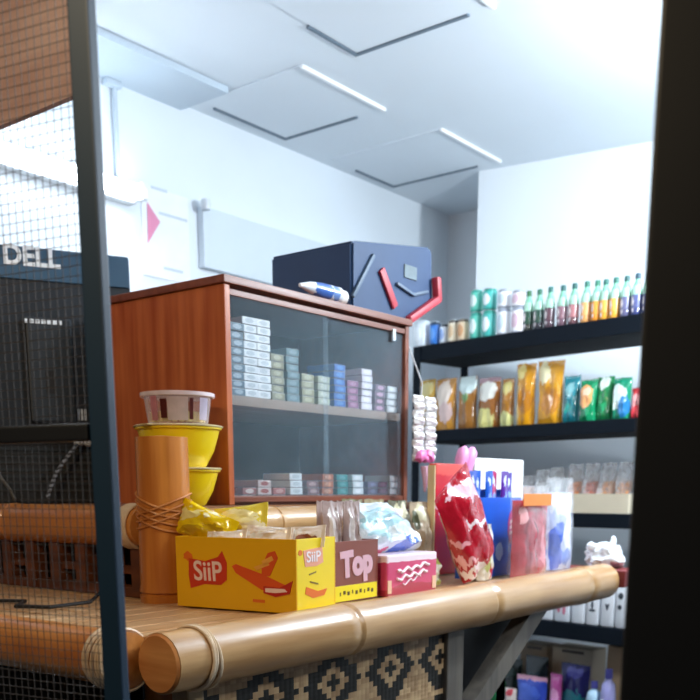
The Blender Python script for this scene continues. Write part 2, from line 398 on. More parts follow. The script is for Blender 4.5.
for k in range(n):                                        # slatted top, along X
    y = 1.06 + k * .0295
    box2(b, (.895, y, CT - .02), (2.42, y + .028, CT - .0015 - .001 * (k % 2)), .002)
for k in range(11):
    x = .895 + k * .0295
    box2(b, (x, 1.42, CT - .02), (x + .028, 2.28, CT - .0015 - .001 * (k % 2)), .002)
link('slatted_top', b, wood('B8895A', 'DAB488', 0, .35, name='bamboo_slats'), t, world=True)
# corner post and upper rails
q = at_d(165.5, 600, 1.85); PCX, PCY = 1.222, 1.412
po = link('corner_post', bamboo((PCX, PCY, CT - .3), (PCX, PCY, E + .1), .052, .049, (.52,)), BAMBO, t, True, True)
b = BM()
for k in range(7):
    zz = E - .055 + k * .0065
    tube(b, [(PCX + .0515 * math.cos(a), PCY + .0515 * math.sin(a), zz + .02 * math.sin(a + (k % 2) * 2.2)) for a in [2 * math.pi * i / 28 for i in range(29)]], .0022, 6, cap=False)
link('lashing', b, wood('A8601F', 'CC8440', 0, .5, name='amber_lashing'), po, True, True)
b = BM()
for k in range(3): tube(b, [(PCX - .03, PCY - .052 - .001 * k, E + .02 + .012 * k), (PCX + .01, PCY - .056, E + .004 + .006 * k), (PCX + .03, PCY - .05, E - .004)], .0016, 5)
UZ = E - .066
ru = link('upper_rail', bamboo((PCX + .055, PCY, UZ), (1.72, PCY, UZ), .034, .036, (.55,)), BAMB, t, True, True)
rl = link('upper_rail', bamboo((PCX, PCY + .055, UZ), (PCX, 2.2, UZ), .039, .042, (.6,)), BAMBOY, t, True, True)
b.free(); b = BM()
for k in range(5):
    y = PCY + .068 + k * .007
    tube(b, [(PCX + .0425 * math.cos(a), y, UZ + .0425 * math.sin(a)) for a in [2 * math.pi * i / 24 for i in range(25)]], .003, 6, cap=False)
link('lashing', b, RATTAN, rl, True, True)
b = BM(); box2(b, (PCX + .01, PCY + .03, E - .045), (2.22, 2.3, E - .028)); link('ledge_board', b, wood('7A4A26', '9A683C', 0, .5, name='ledge_boards'), t, world=True)
b = BM(); zt0, zt1 = CT, E - .046
box2(b, (PCX - .008, PCY + .06, zt1 - .045), (PCX + .02, 2.25, zt1)); box2(b, (PCX - .008, PCY + .06, zt0), (PCX + .02, 2.25, zt0 + .02))
for k in range(9):
    y = PCY + .075 + k * .09
    box2(b, (PCX - .012, y - .016, zt0), (PCX + .02, y + .016, zt1))
    if k % 2 == 0: box2(b, (PCX - .004, y, zt0 + .045), (PCX + .016, y + .09, zt0 + .06))
box2(b, (PCX + .06, PCY - .002, zt0), (2.2, PCY + .02, zt1))
link('lattice_panel', b, DARKWOOD, t, world=True)
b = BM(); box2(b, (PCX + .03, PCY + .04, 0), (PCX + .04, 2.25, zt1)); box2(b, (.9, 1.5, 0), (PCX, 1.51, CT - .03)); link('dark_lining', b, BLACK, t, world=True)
# woven front panel
m, nt, bs = new_mat('woven_bamboo')
tc = N(nt, 'ShaderNodeTexCoord'); sx = N(nt, 'ShaderNodeSeparateXYZ'); nt.links.new(tc.outputs['Object'], sx.inputs[0])
CELL = .0125
xi = mathn(nt, 'FLOOR', mathn(nt, 'DIVIDE', mathn(nt, 'ADD', sx.outputs[0], 3.02), CELL)); zi = mathn(nt, 'FLOOR', mathn(nt, 'DIVIDE', sx.outputs[2], CELL * .85))
d = mathn(nt, 'ADD', mathn(nt, 'PINGPONG', xi, 7), mathn(nt, 'PINGPONG', mathn(nt, 'ADD', zi, 3), 7))
blk = mathn(nt, 'ADD', mathn(nt, 'LESS_THAN', d, 1.5), mathn(nt, 'MULTIPLY', mathn(nt, 'GREATER_THAN', d, 3.5), mathn(nt, 'LESS_THAN', d, 7.0)))
wn = N(nt, 'ShaderNodeTexWhiteNoise', noise_dimensions='2D'); cb = N(nt, 'ShaderNodeCombineXYZ'); nt.links.new(xi, cb.inputs[0]); nt.links.new(zi, cb.inputs[1]); nt.links.new(cb.outputs[0], wn.inputs['Vector'])
tan = mixc(nt, wn.outputs[0], srgb('9C7A55'), srgb('C7A67C')); nt.links.new(mixc(nt, blk, tan, srgb('17140F')), bs.inputs['Base Color'])
fz = mathn(nt, 'PINGPONG', sx.outputs[2], CELL * .36); fx = mathn(nt, 'PINGPONG', mathn(nt, 'ADD', sx.outputs[0], 3.02), CELL * .5)
bu = N(nt, 'ShaderNodeBump'); bu.inputs['Strength'].default_value = .5; nt.links.new(mathn(nt, 'MULTIPLY', mathn(nt, 'ADD', fz, fx), 120), bu.inputs['Height']); nt.links.new(bu.outputs[0], bs.inputs['Normal'])
bs.inputs['Roughness'].default_value = .55
b = BM(); box2(b, (.965, 1.05, .12), (1.65, 1.062, RZ - .01)); link('woven_panel', b, m, t, world=True)
b = BM(); box2(b, (.93, 1.04, 0), (.965, 1.075, RZ - .02), .004); link('panel_post', b, wood('8A7250', 'A88E68', 2, .5, name='split_bamboo'), t, world=True)
b = BM(); box2(b, (1.65, 1.04, 0), (1.715, 1.085, RZ - .02), .004); link('panel_post', b, GREYWOOD, t, world=True)
b = BM(); box2(b, (.93, 1.038, .1), (1.715, 1.07, .14), .004); link('bottom_strip', b, GREYWOOD, t, world=True)
b = BM(); A, C = Vector((2.08, 1.06, RZ - .03)), Vector((1.585, 1.06, E - .60)); dv = (C - A).normalized(); nv = Vector((dv.z, 0, -dv.x)) * .024
vs = [b.verts.new(p + Vector((0, y, 0))) for y in (-.02, .02) for p in (A - nv, A + nv, C + nv, C - nv)]
for f in ((0, 1, 2, 3), (4, 5, 6, 7), (0, 1, 5, 4), (1, 2, 6, 5), (2, 3, 7, 6), (3, 0, 4, 7)): b.faces.new([vs[i] for i in f])
bmesh.ops.recalc_face_normals(b, faces=b.faces); link('brace', b, GREYWOOD, t, world=True)
b = BM(); prism(b, [(1.716, RZ - .05), (2.08, RZ - .05), (1.716, E - .56)], .012, Matrix.Translation((0, 1.10, 0))); link('under_counter_dark', b, BLACK, t, world=True)  # black sheet stands in for the shade under the counter
b = BM(); box2(b, (2.36, 1.32, 0), (2.41, 1.32, CT - .021), .004); link('back_leg', b, GREYWOOD, t, world=True)
b = BM(); box2(b, (2.4325, .985, CT - .045), (2.55, 1.40, CT - .0005), .004); link('end_board', b, mat('7A2A2C', .5, name='maroon_paint'), t, world=True)

# ------------------------------------------------------------------ glass display cabinet
X0, X1, Y0, Y1, Z0, Z1 = 1.452, 2.112, 1.468, 1.84, E - .0275, E + .432
t = thing('display_cabinet', 'red-brown wooden cabinet with glass front full of cigarette packs', 'cabinet', ((X0 + X1) / 2, (Y0 + Y1) / 2, Z0))
cabinet = t
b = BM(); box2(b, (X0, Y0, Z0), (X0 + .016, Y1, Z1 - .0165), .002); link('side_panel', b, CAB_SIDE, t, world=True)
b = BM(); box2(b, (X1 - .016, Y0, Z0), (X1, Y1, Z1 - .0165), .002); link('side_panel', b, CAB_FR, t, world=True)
b = BM(); box2(b, (X0 - .006, Y0 - .006, Z1 - .016), (X1 + .006, Y1, Z1), .002); link('top_panel', b, CAB_FR, t, world=True)
b = BM(); box2(b, (X0 + .0165, Y0 + .012, Z0), (X1 - .0165, Y1, Z0 + .02), .001); link('bottom_panel', b, CAB_FR, t, world=True)
b = BM(); box2(b, (X0 + .0165, Y1 - .008, Z0 + .021), (X1 - .0165, Y1, Z1 - .017)); link('back_panel', b, CAB_IN, t, world=True)
SHZ = E + .2
b = BM(); box2(b, (X0 + .0165, Y0 + .012, SHZ - .02), (X1 - .0165, Y1 - .0085, SHZ), .001); link('shelf', b, wood('8A7466', 'A89282', 0, .5, name='pale_shelf_wood'), t, world=True)
for z in (Z0 + .012, Z1 - .03):
    b = BM(); box2(b, (X0 + .0165, Y0 + .002, z - .006), (X1 - .0165, Y0 + .011, z + .006), .001); link('glass_track', b, CAB_FR, t, world=True)
GL = clear('cabinet_glass', '8FA6B4', .10, .04, .12)
for x0, x1, dy in ((X0 + .018, (X0 + X1) / 2 + .006, .0035), ((X0 + X1) / 2 - .006, X1 - .018, .0075)):
    b = BM(); box2(b, (x0, Y0 + dy, Z0 + .0195), (x1, Y0 + dy + .002, Z1 - .037)); link('glass_pane', b, GL, t, world=True)
b = BM(); q = at_y(394, 335, Y0); box2(b, (q.x - .006, Y0 - .002, q.z - .014), (q.x + .006, Y0 + .0035, q.z + .014), .001); link('finger_pull', b, mat('C8CCD0', .3, metal=.5, name='pull_metal'), t, world=True)

# cigarette packs, lying flat in stacks with their ends to the glass
def pack_mesh(c, lid):
    bm = BM(); box(bm, (0, 0, .0082), (.0425, .086, .0162), 0, .0015)
    me = bpy.data.meshes.new('cigarette_pack'); bm.to_mesh(me); bm.free(); return me
PM = {}
def pack(col, loc, rz, label, group, stand=False):
    if 'pack' not in PM: PM['pack'] = pack_mesh(0, 0)
    o = bpy.data.objects.new('cigarette_pack', PM['pack'] if col not in PM else PM[col])
    if col not in PM:
        me = PM['pack'].copy(); me.materials.append(printed('pack_' + col, col[:6], [(.5, .55, .3, .3, col[6:12])], [(0, .1, '6E6A68')], .35, .2, .06)); PM[col] = me; o.data = me
    COL.objects.link(o); o.location = loc; o.rotation_euler = (0, 0, rz); tag(o, label, 'cigarette pack', group); return o
def stack(u0, u1, vtop, col, desc, z0, vb, group):
    um = (u0 + u1) / 2; x = at_y(um, vb, Y0 + .024).x; zt_ = at_y(um, vtop, Y0 + .025).z
    n = max(1, round((zt_ - z0) / .0165))
    for k in range(n):
        pos = 'the only one of its pile' if n == 1 else ('at the top' if k == n - 1 else 'at the bottom' if k == 0 else ORD[k] + ' from the bottom')
        pack(col, (x + random.uniform(-.001, .001), Y0 + .066 + random.uniform(-.002, .002), z0 + k * .0165 + .0006), random.uniform(-.03, .03), f'{desc}, {pos}', group)
g1, g2 = 'cigarette packs on the upper cabinet shelf', 'cigarette packs on the cabinet floor'
stack(233.5, 243, 322, '5E7688A8BAC8', 'blue-grey cigarette pack in the tall pile against the left cabinet side', SHZ, 396, g1)
stack(246, 256.5, 318, 'E6ECF2C4CED8', 'white cigarette pack in left one of two tall white piles', SHZ, 397, g1)
stack(259, 269.5, 320, 'EEF2F6CDD5DD', 'white cigarette pack in right one of two tall white piles', SHZ, 398, g1)
stack(271.5, 284, 356, '8E8C70B8B698', 'khaki cigarette pack in the pile right of the tall white piles', SHZ, 400, g1)
stack(286.5, 299, 350, '5C7C84869EA4', 'teal-grey cigarette pack in the pile left of the pale khaki pile', SHZ, 401, g1)
stack(301, 315, 372, '9A9878C4C2A2', 'pale khaki cigarette pack in the low pile at mid shelf', SHZ, 402, g1)
stack(317, 331, 374, 'B4BCA8D8DCD0', 'off-white cigarette pack in the pile left of the blue pile', SHZ, 404, g1)
stack(332.5, 346.5, 366, '2E62AE4E86CC', 'blue cigarette pack in the upper shelf pile', SHZ, 406, g1)
stack(348, 357.5, 382, '8C5078B07898', 'plum cigarette pack in the pile right of the blue pile', SHZ, 408, g1)
stack(359.5, 374, 372, 'DCD6E0F0ECF4', 'white cigarette pack in the pile beside the plum pile', SHZ, 409, g1)
stack(375.5, 384, 385, '70586ACAA0B8', 'dusky purple cigarette pack in pile second from right end', SHZ, 411, g1)
stack(386, 397, 386, 'D4D8DCF4F6F8', 'white cigarette pack in the rightmost pile, upper shelf', SHZ, 412, g1)
ZB = Z0 + .02
stack(243, 256, 487, '8C4A44D8CCC8', 'dark red cigarette pack in the leftmost floor pile', ZB, 497, g2)
stack(258, 271, 482, 'C8B4B0A0504C', 'white and red cigarette pack in second floor pile from left', ZB, 497, g2)
stack(272.5, 285, 485, '9C4C44C89088', 'brick red cigarette pack in third floor pile from left', ZB, 497, g2)
stack(288, 304, 474, 'DCE6ECC2CED6', 'white cigarette pack in tall white floor pile', ZB, 497, g2)
stack(307, 319, 478, '7A5A5CB09090', 'mauve brown cigarette pack right of tall white floor pile', ZB, 497, g2)
stack(320.5, 334, 476, 'B06A4AD89A78', 'orange-brown cigarette pack in its floor pile', ZB, 497, g2)
stack(336, 349, 476, '2E8484589E9E', 'teal cigarette pack in the floor pile', ZB, 496, g2)
stack(350.5, 365, 475, 'CEDCE2EEF4F8', 'white pack in floor pile right of teal one', ZB, 496, g2)
stack(367, 378, 479, '5A5674807CA0', 'slate purple cigarette pack in the floor pile', ZB, 496, g2)
stack(379, 387, 482, '6C2C4C904C6C', 'wine red cigarette pack in floor pile near right end', ZB, 495, g2)
stack(389, 400, 475, 'C8CED6EEF0F4', 'white cigarette pack in floor pile at right end', ZB, 495, g2)

# ------------------------------------------------------------------ navy bag on the cabinet
ZT = Z1 + .0008
t = thing('carry_bag', 'navy blue carry bag with red piping lying on the display cabinet', 'bag', (2.06, 1.62, ZT))
NAVY = mat('123862', .6, var=.2, scale=9, bump=.08, name='navy_cloth'); RED = mat('B22C3C', .5, var=.15, name='red_piping')
bx0, bx1, by0, by1, bh = 1.914, 2.262, 1.50, 1.765, .158
b = BM(); prism(b, [(bx0, ZT), (bx0, ZT + bh - .004), (bx0 + .01, ZT + bh), (bx1 - .01, ZT + bh + .045), (bx1, ZT + bh + .03), (bx1 + .006, ZT + .075), (bx1 - .10, ZT + .002), (bx1 - .12, ZT)], by1 - by0, Matrix.Translation((0, by0, 0)))
bmesh.ops.bevel(b, geom=list(b.edges), offset=.006, segments=2, affect='EDGES'); link('body', b, NAVY, t, True, True)
def strip(pts, w, m, name, y=None, th=.008):
    bm = BM(); yy = by0 - th / 2 if y is None else y
    for a, c in zip(pts, pts[1:]):
        A, C = Vector((a[0], yy, a[1])), Vector((c[0], yy, c[1])); d = (C - A); L = d.length; ang = math.atan2(d.z, d.x)
        box(bm, (0, 0, 0), (L + w * .6, th, w), 0, th * .3, Matrix.Translation((A + C) / 2) @ Matrix.Rotation(-ang, 4, 'Y'))
    return link(name, bm, m, t, True, True)
pt = lambda u, v: (at_y(u, v, by0).x, at_y(u, v, by0).z)
strip([pt(433, 280), pt(434, 300), pt(406, 320)], .020, RED, 'red_piping', th=.022)
strip([pt(381, 272), pt(393, 305)], .022, RED, 'red_piping')
strip([pt(372, 256), pt(352, 296)], .010, mat('4A6076', .5, name='grey_strap'), 'strap')
strip([pt(396, 284), pt(412, 295), pt(426, 292)], .008, mat('55667A', .5, name='grey_strap2'), 'strap')
b = BM(); a_, c_ = pt(404, 264), pt(416, 281); box2(b, (a_[0], by0 - .003, c_[1]), (c_[0], by0 + .001, a_[1]), .001); link('patch', b, mat('66757C', .6, var=.4, scale=60, name='worn_patch'), t, world=True)
t2 = thing('toothpaste_tube', 'white and blue squeezed tube lying on the cabinet in front of the bag', 'tube', (1.80, 1.487, ZT))
b = BM(); A, C = at_y(301, 283, 1.487), at_y(338, 295, 1.487)
A.z = max(A.z, ZT + .012); C.z = ZT + .018
tube(b, [(A.x - .01, 1.482, ZT + .02), (A.x + .03, 1.486, ZT + .022), ((A.x + C.x) / 2, 1.487, ZT + .021), (C.x, 1.487, ZT + .02)], [.004, .012, .017, .018], 16); link('body', b, printed('tube_print', 'E6ECF4', [(.55, .5, .22, .6, '3C68B8'), (.85, .5, .08, .6, '6A8CC8')], (), .3), t2, True, True)
b = BM(); tube(b, [(C.x + .001, 1.487, ZT + .018), (C.x + .02, 1.487, ZT + .0175)], [.0165, .0165], 14); link('cap', b, mat('F4F2EE', .3, name='white_cap2'), t2, True, True)

# ------------------------------------------------------------------ monitor and computer on the ledge
MR = Vector((1.595, 1.934)); MD = -(RT * .912 + FW * .41); MA = math.atan2(-MD.y, -MD.x)      # local x runs to the right in the picture
def mpl(u, v):
    s, z = at_line(u, v, MR, MD); return -s, z
MW = .47; zl = E - .028
zc1 = mpl(60, 432)[1]; zm0 = mpl(40, 428)[1]; zm1 = mpl(70, 251)[1]
t = thing('computer_case', 'black desktop computer lying flat under the monitor', 'computer', (MR.x, MR.y, zl), MA)
hh = zc1 - zl
b = BM(); box2(b, (-MW + .02, .012, 0), (-.06, .2, hh), .004); link('case', b, BLACK, t)
b = BM()
for k in range(7): box2(b, (-MW + .04, .008, .03 + k * .016), (-.10, .0125, .036 + k * .016))
link('vent_slats', b, mat('1A2226', .5, name='vent_plastic'), t)
t = thing('monitor', 'big black computer monitor seen from behind with white maker lettering', 'monitor', (MR.x, MR.y, zc1 + .0005), MA)
H = zm1 - zc1
b = BM(); prism(b, [(-MW, 0), (-MW, H), (0, H), (0, 0)], .05, Matrix.Translation((0, .0, 0))); bmesh.ops.bevel(b, geom=list(b.edges), offset=.006, segments=2, affect='EDGES')
back = link('back_shell', b, mat('101A24', .4, var=.2, name='monitor_plastic'), t, True)
zband = mpl(70, 284)[1] - zc1
b = BM(); box2(b, (-MW + .004, -.006, zband), (-.003, .001, H - .003), .002); band = link('top_band', b, mat('35566F', .35, var=.1, name='monitor_band'), t)  # lamp haze put into the band's lighter blue
A, C = mpl(24, 318), mpl(76, 424)
b = BM(); box2(b, (A[0], -.022, max(.003, C[1] - zc1)), (C[0], .001, A[1] - zc1), .005); hub = link('stand_block', b, mat('16222C', .5, name='monitor_block'), t)
A, C = mpl(44, 372), mpl(56, 395)
b = BM(); box2(b, (A[0], -.0225, C[1] - zc1), (C[0], -.0215, A[1] - zc1)); link('socket', b, mat('05070A', .6, name='socket_black'), hub)
b = BM(); A = mpl(22, 322); C = mpl(62, 326)
for k in range(7):
    x = A[0] + (C[0] - A[0]) * (k + .5) / 7; w = .003 if k in (0, 6) else .0048
    box2(b, (x - w, -.0245, A[1] - zc1 - .005), (x + w, -.0221, A[1] - zc1 + .004))
link('port_labels', b, mat('E8EEF4', .5, name='white_ink'), hub)
LET = mat('F2F6FA', .4, name='white_lettering')
L0 = mpl(31, 258)
text('lettering', 'DELL', .06, LET, band, (L0[0], -.0062, L0[1] - zc1), (1, 0, 0), (0, 0, 1), .002, .001, sx=.95)
L0 = mpl(82, 415); b = BM()
for k in range(3): box(b, (L0[0] - .008 + k * .008, -.0012, L0[1] - zc1), (.0045, .0022, .026), 0)
link('emblem', b, mat('C9D2DC', .4, name='emblem_ink'), t)
# cables
def pm(u, v, y): 
    s, z = mpl(u, v); p = MR + (-MD) * s; n = Vector((MD.y, -MD.x)); n = n if n.dot(FW) < 0 else -n
    return Vector((p.x + n.x * y, p.y + n.y * y, z))
t = thing('braided_cable', 'grey braided cable with bright plugs arching down from the black computer', 'cable', pm(79, 443, .0))
b = BM(); tube(b, [pm(81, 443, .005), pm(75, 446, .02), pm(65, 458, .03), pm(55, 472, .034), pm(49, 487, .03), pm(46, 498, .03)], .0045, 8); link('cord', b, printed('braid', '8A9098', (), [(i / 12, i / 12 + .04, '2A2E34') for i in range(12)], .5), t, True, True)
for u in (78, 88):
    b = BM(); c = pm(u, 443, .008); lump(b, c, (.012, .012, .009), u, .1); link('plug', b, mat('DDE2EA', .3, name='bright_plug'), t, True, True)
b = BM(); tube(b, [pm(-12, 455, .03), pm(0, 478, .034), pm(9, 490, .036), pm(14, 500, .03)], .0035, 8)
tag(link('power_cable', b, mat('6A6A66', .4, name='cable_grey'), smooth=True), 'thin grey cable hanging at the far left edge behind the wire mesh', 'cable')
b = BM(); q = Vector((.93, 1.39, CT + .004))
tube(b, [q + Vector((.27, .16, .05)), q + Vector((.22, .12, .018)), q + Vector((.14, .06, .003)), q + Vector((.06, .07, .0)), q + Vector((.03, .13, .0)), q + Vector((.09, .19, .0)), q + Vector((.02, .3, 0)), q + Vector((.1, .4, .0))], .0035, 8)
tag(link('black_cord', b, BLACK, smooth=True), 'loose black cord curled on the left arm of the counter', 'cord')

# ------------------------------------------------------------------ noodle bowls behind the corner post
YEL = mat('F2D20A', .35, var=.05, coat=.2, name='yellow_cup_plastic')
bc = at_d(180, 470, 1.98); zl2 = E - .0275
def bowl(z, r, h, label):
    t = thing('noodle_bowl', label, 'noodle bowl', (bc.x, bc.y, z), 0, 'yellow noodle bowls')
    b = BM(); lathe(b, [(0, 0), (r * .58, 0), (r * .62, .003), (r * .8, h * .4), (r * .9, h * .75), (r * .94, h - .006), (r * 1.0, h - .004), (r * 1.0, h), (r * .9, h)], seg=36); link('bowl', b, YEL, t, True)
    b = BM(); lathe(b, [(r * 1.03, h), (r * 1.035, h + .002), (r * 1.0, h + .0035), (0, h + .0035)], seg=36); box(b, (-r * 1.04, -.01, h + .002), (.014, .022, .0015)); link('lid', b, mat('E8D9A8', .3, metal=.3, var=.2, name='foil_lid'), t, True)
    return z + h + .0045
za = bowl(zl2, .082, .072, 'lower yellow noodle bowl of the pair stacked behind the corner post')
zb2 = bowl(za, .087, .078, 'upper yellow noodle bowl behind the corner post, under the clear tub')
t = thing('clear_tub', 'clear plastic tub with printed labels standing on the yellow bowls', 'tub', (bc.x, bc.y, zb2))
b = BM(); h = .06; lathe(b, [(0, 0), (.056, 0), (.06, .004), (.067, h - .008), (.072, h - .006), (.072, h), (.067, h)], seg=32); tub = link('cup', b, clear('tub_plastic', 'E9DCDC', .14, .1, .5), t, True)
b = BM(); lathe(b, [(.071, h - .007), (.0745, h - .006), (.0745, h + .001), (.066, h + .002), (0, h + .002)], seg=32); link('rim_lid', b, clear('tub_lid', 'F0DDE0', .6, .2, .5), t, True)
va = math.atan2(-bc.y, -bc.x)
for k, (da, w, c, h0, h1) in enumerate(((0, .30, 'D8C4BE', .006, .05), (.85, .17, 'E0D6EC', .008, .05), (-.75, .12, 'DC9CA4', .006, .052), (.4, .06, '6A2A26', .008, .048), (-.42, .1, '6A2A22', .01, .046))):  # lavender patch is a painted highlight beside the labels
    b = BM(); n = 8; lo = []; hi = []
    for i in range(n + 1):
        a = va + da - w + 2 * w * i / n
        lo.append(b.verts.new((.0655 * math.cos(a), .0655 * math.sin(a), h0))); hi.append(b.verts.new((.0695 * math.cos(a), .0695 * math.sin(a), h1)))
    for i in range(n): b.faces.new((lo[i], lo[i + 1], hi[i + 1], hi[i]))
    bmesh.ops.solidify(b, geom=b.faces[:], thickness=.001)
    o = link('label_patch', b, mat(c, .4, var=.25, scale=60, name='tub_label'), tub)
b = BM()
for k in range(10):
    a = va + (k - 4.5) * .28; box(b, (.05 * math.cos(a), .05 * math.sin(a), .012), (.012, .01, .02), a, .002)
tag(link('wafer_pieces', b, mat('E3C98A', .6, name='wafer'), smooth=False), 'cream wafer pieces inside the clear tub on the bowls', 'snack').location = (bc.x, bc.y, zb2 + .0025)
bpy.data.objects['wafer_pieces']['kind'] = 'stuff'

# ------------------------------------------------------------------ yellow snack carton
A2, B2 = Vector((1.165, 1.319)), Vector((1.205, 1.064)); L = (B2 - A2).length; xd = (B2 - A2).normalized(); ang = math.atan2(xd.y, xd.x); D2, HB = .132, .126
t = thing('snack_carton', 'bright yellow open snack carton with red lettering badge on the counter', 'box', (A2.x, A2.y, CT + .001), ang)
carton = t
YB = mat('F0B400', .4, var=.04, coat=.15, name='yellow_card'); YB2 = mat('F6D400', .4, var=.04, coat=.15, name='lemon_card')
th = .003
b = BM(); box2(b, (0, 0, 0), (L, th, HB), .0008); front = link('front_wall', b, YB, t)
b = BM(); box2(b, (0, D2 - th, 0), (L, D2, HB), .0008); link('back_wall', b, YB, t)
b = BM(); box2(b, (L - th, th, 0), (L, D2 - th, HB), .0008); right = link('end_wall', b, YB2, t)
b = BM(); box2(b, (0, th, 0), (th, D2 - th, HB), .0008); link('end_wall', b, YB, t)
b = BM(); box2(b, (th, th, 0), (L - th, D2 - th, .003)); link('base', b, YB, t)
def fp(u, v):                                            # pixel on the carton's long face -> local x,z
    s, z = at_line(u, v, A2, xd); return s, z - CT - .001
c2 = Vector((B2.x, B2.y)); nd = Vector((-xd.y, xd.x))
def rp(u, v):
    s, z = at_line(u, v, c2, nd); return s, z - CT - .001
pf = ((0, 0, 0), (1, 0, 0), (0, -1, 0)); pr_ = ((L, 0, 0), (0, 1, 0), (1, 0, 0))
REDP = mat('D23A1C', .4, name='red_print'); ORA = mat('E8701A', .4, name='orange_print'); PALE = mat('FBD9CE', .4, name='pale_pink_print')
b = BM(); blob_poly(b, [fp(*p) for p in ((189, 558), (205, 561), (218, 557), (222, 551), (227, 563), (227, 580), (221, 585), (205, 584), (191, 588), (189, 575))], pf); badge = link('badge', b, REDP, front)
c_ = fp(208, 572); text('lettering', 'SiiP', .049, PALE, badge, (c_[0], -.001, c_[1]), (1, 0, .0), (-.05, 0, 1), .0007, .0007, sx=.92)
b = BM(); blob_poly(b, ell(*fp(188, 556), .010, .008, 12, .2), pf); link('splash', b, ORA, front)
b = BM(); blob_poly(b, [fp(*p) for p in ((232, 566), (236, 564), (262, 574), (287, 586), (284, 592), (262, 590), (236, 573))], pf); blob_poly(b, [fp(*p) for p in ((262, 566), (268, 553), (275, 551), (278, 558), (270, 576), (262, 576))], pf, .0012); link('snack_picture', b, mat('E2561C', .4, name='deep_orange_print'), front)
b = BM(); blob_poly(b, [fp(*p) for p in ((262, 561), (272, 556), (274, 560), (264, 566))], pf, .0016); blob_poly(b, [fp(*p) for p in ((254, 567), (268, 562), (270, 565), (257, 570))], pf, .0016); link('picture_highlight', b, mat('F6B04A', .4, name='light_orange_print'), front)
b = BM(); blob_poly(b, [fp(*p) for p in ((264, 586), (280, 588), (293, 581), (290, 594), (276, 597), (264, 593))], pf, .0018); rib = link('ribbon', b, mat('C02818', .4, name='crimson_print'), front)
b = BM(); blob_poly(b, [fp(*p) for p in ((266, 588), (285, 589), (288, 592), (276, 593), (266, 592))], pf, .0024); link('ribbon_strip', b, PALE, rib)
b = BM(); blob_poly(b, [fp(*p) for p in ((253, 599), (265, 600), (265, 603), (253, 602))], pf); link('small_print', b, ORA, front)
b = BM(); blob_poly(b, [rp(*p) for p in ((303, 551), (310, 549), (322, 547), (323, 562), (316, 566), (305, 567))], pr_); bd = link('badge', b, mat('EFA486', .4, name='salmon_print'), right)
c_ = rp(313, 557); text('lettering', 'SiiP', .026, mat('FBE9EA', .4, name='white_pink_print'), bd, (L + .001, c_[0], c_[1]), (0, 1, 0), (0, 0, 1), .0004, .0006, sx=1.3)
b = BM(); blob_poly(b, ell(*rp(300, 553), .006, .005, 10), pr_); link('splash', b, ORA, right)
b = BM(); blob_poly(b, [rp(*p) for p in ((306, 587), (318, 591), (327, 588), (324, 595), (313, 598), (305, 594))], pr_); link('snack_picture', b, ORA, right)
b = BM(); blob_poly(b, [rp(*p) for p in ((310, 581), (318, 583), (318, 584.5), (310, 582.5))], pr_); blob_poly(b, [rp(*p) for p in ((309, 574), (316, 571), (316, 572.5), (309, 575.5))], pr_); link('small_print', b, mat('8A6A10', .4, name='olive_print'), right)
# packets inside the carton
def cw(x, y, z): return _ROOT[carton] @ Vector((x, y, z))
YP = printed('yellow_packet', 'F4D000', [(.5, .4, .3, .14, 'C8A000'), (.3, .7, .2, .1, 'FFF2A0'), (.75, .8, .2, .12, 'FFF6C0')], (), .2, .6, .3, bump=.3)
YP2 = printed('pale_yellow_packet', 'EFD84A', [(.5, .6, .35, .2, 'FFF4B8'), (.8, .3, .2, .2, 'F8EFD0')], (), .2, .6, .3, 2, bump=.3)
WP = printed('cream_packet', 'F3E3D4', [(.5, .45, .3, .16, '9A5A40'), (.2, .7, .2, .1, 'FFFFFF')], (), .2, .6, .3, 3, bump=.3)
def lying(name, m, u, v, yoff, w, h, d, tilt, label, seed, group, rz=0, lean=-.3):
    s, z = at_line(u, v, A2 + nd * yoff, xd)
    b = BM(); pouch(b, w, h, d, seed, .22, .12, foot=False)
    bmesh.ops.transform(b, matrix=Matrix.Rotation(lean, 4, 'X') @ Matrix.Rotation(tilt, 4, 'Y') @ Matrix.Translation((0, 0, -h / 2)), verts=b.verts)
    return solo(name, b, m, label, 'snack packet', cw(s, yoff, z - CT - .001), ang + rz, group)
gp = 'packets in the yellow carton'
lying('snack_packet', YP, 203, 525, .055, .065, .15, .032, -1.25, 'glossy yellow packet jutting out over the left end of the carton', 1, gp)
lying('snack_packet', YP2, 240, 520, .10, .055, .12, .03, 1.45, 'pale yellow packet lying on top of the packets, right of the glossy one', 2, gp)
lying('snack_packet', WP, 226, 543, .025, .045, .085, .028, 1.5, 'cream packet with brown print at the front left rim of the carton', 3, gp)
lying('snack_packet', WP, 268, 540, .062, .05, .10, .028, 1.62, 'cream and brown packet in the middle of the yellow carton', 4, gp)
lying('snack_packet', WP, 270, 542, .028, .045, .085, .028, 1.45, 'white cream packet filling the right end of the yellow carton', 5, gp)
lying('snack_packet', WP, 308, 537, .085, .04, .07, .02, 1.5, 'cream packet peeping over the back right corner of the carton', 6, gp)

# ------------------------------------------------------------------ goods along the front of the counter
def cpos(u, v): return at_z(u, v, -.205 + .001)
def top_z(base, u, v): 
    w = FW.x * base.x + FW.y * base.y; return at_d(u, v, w).z
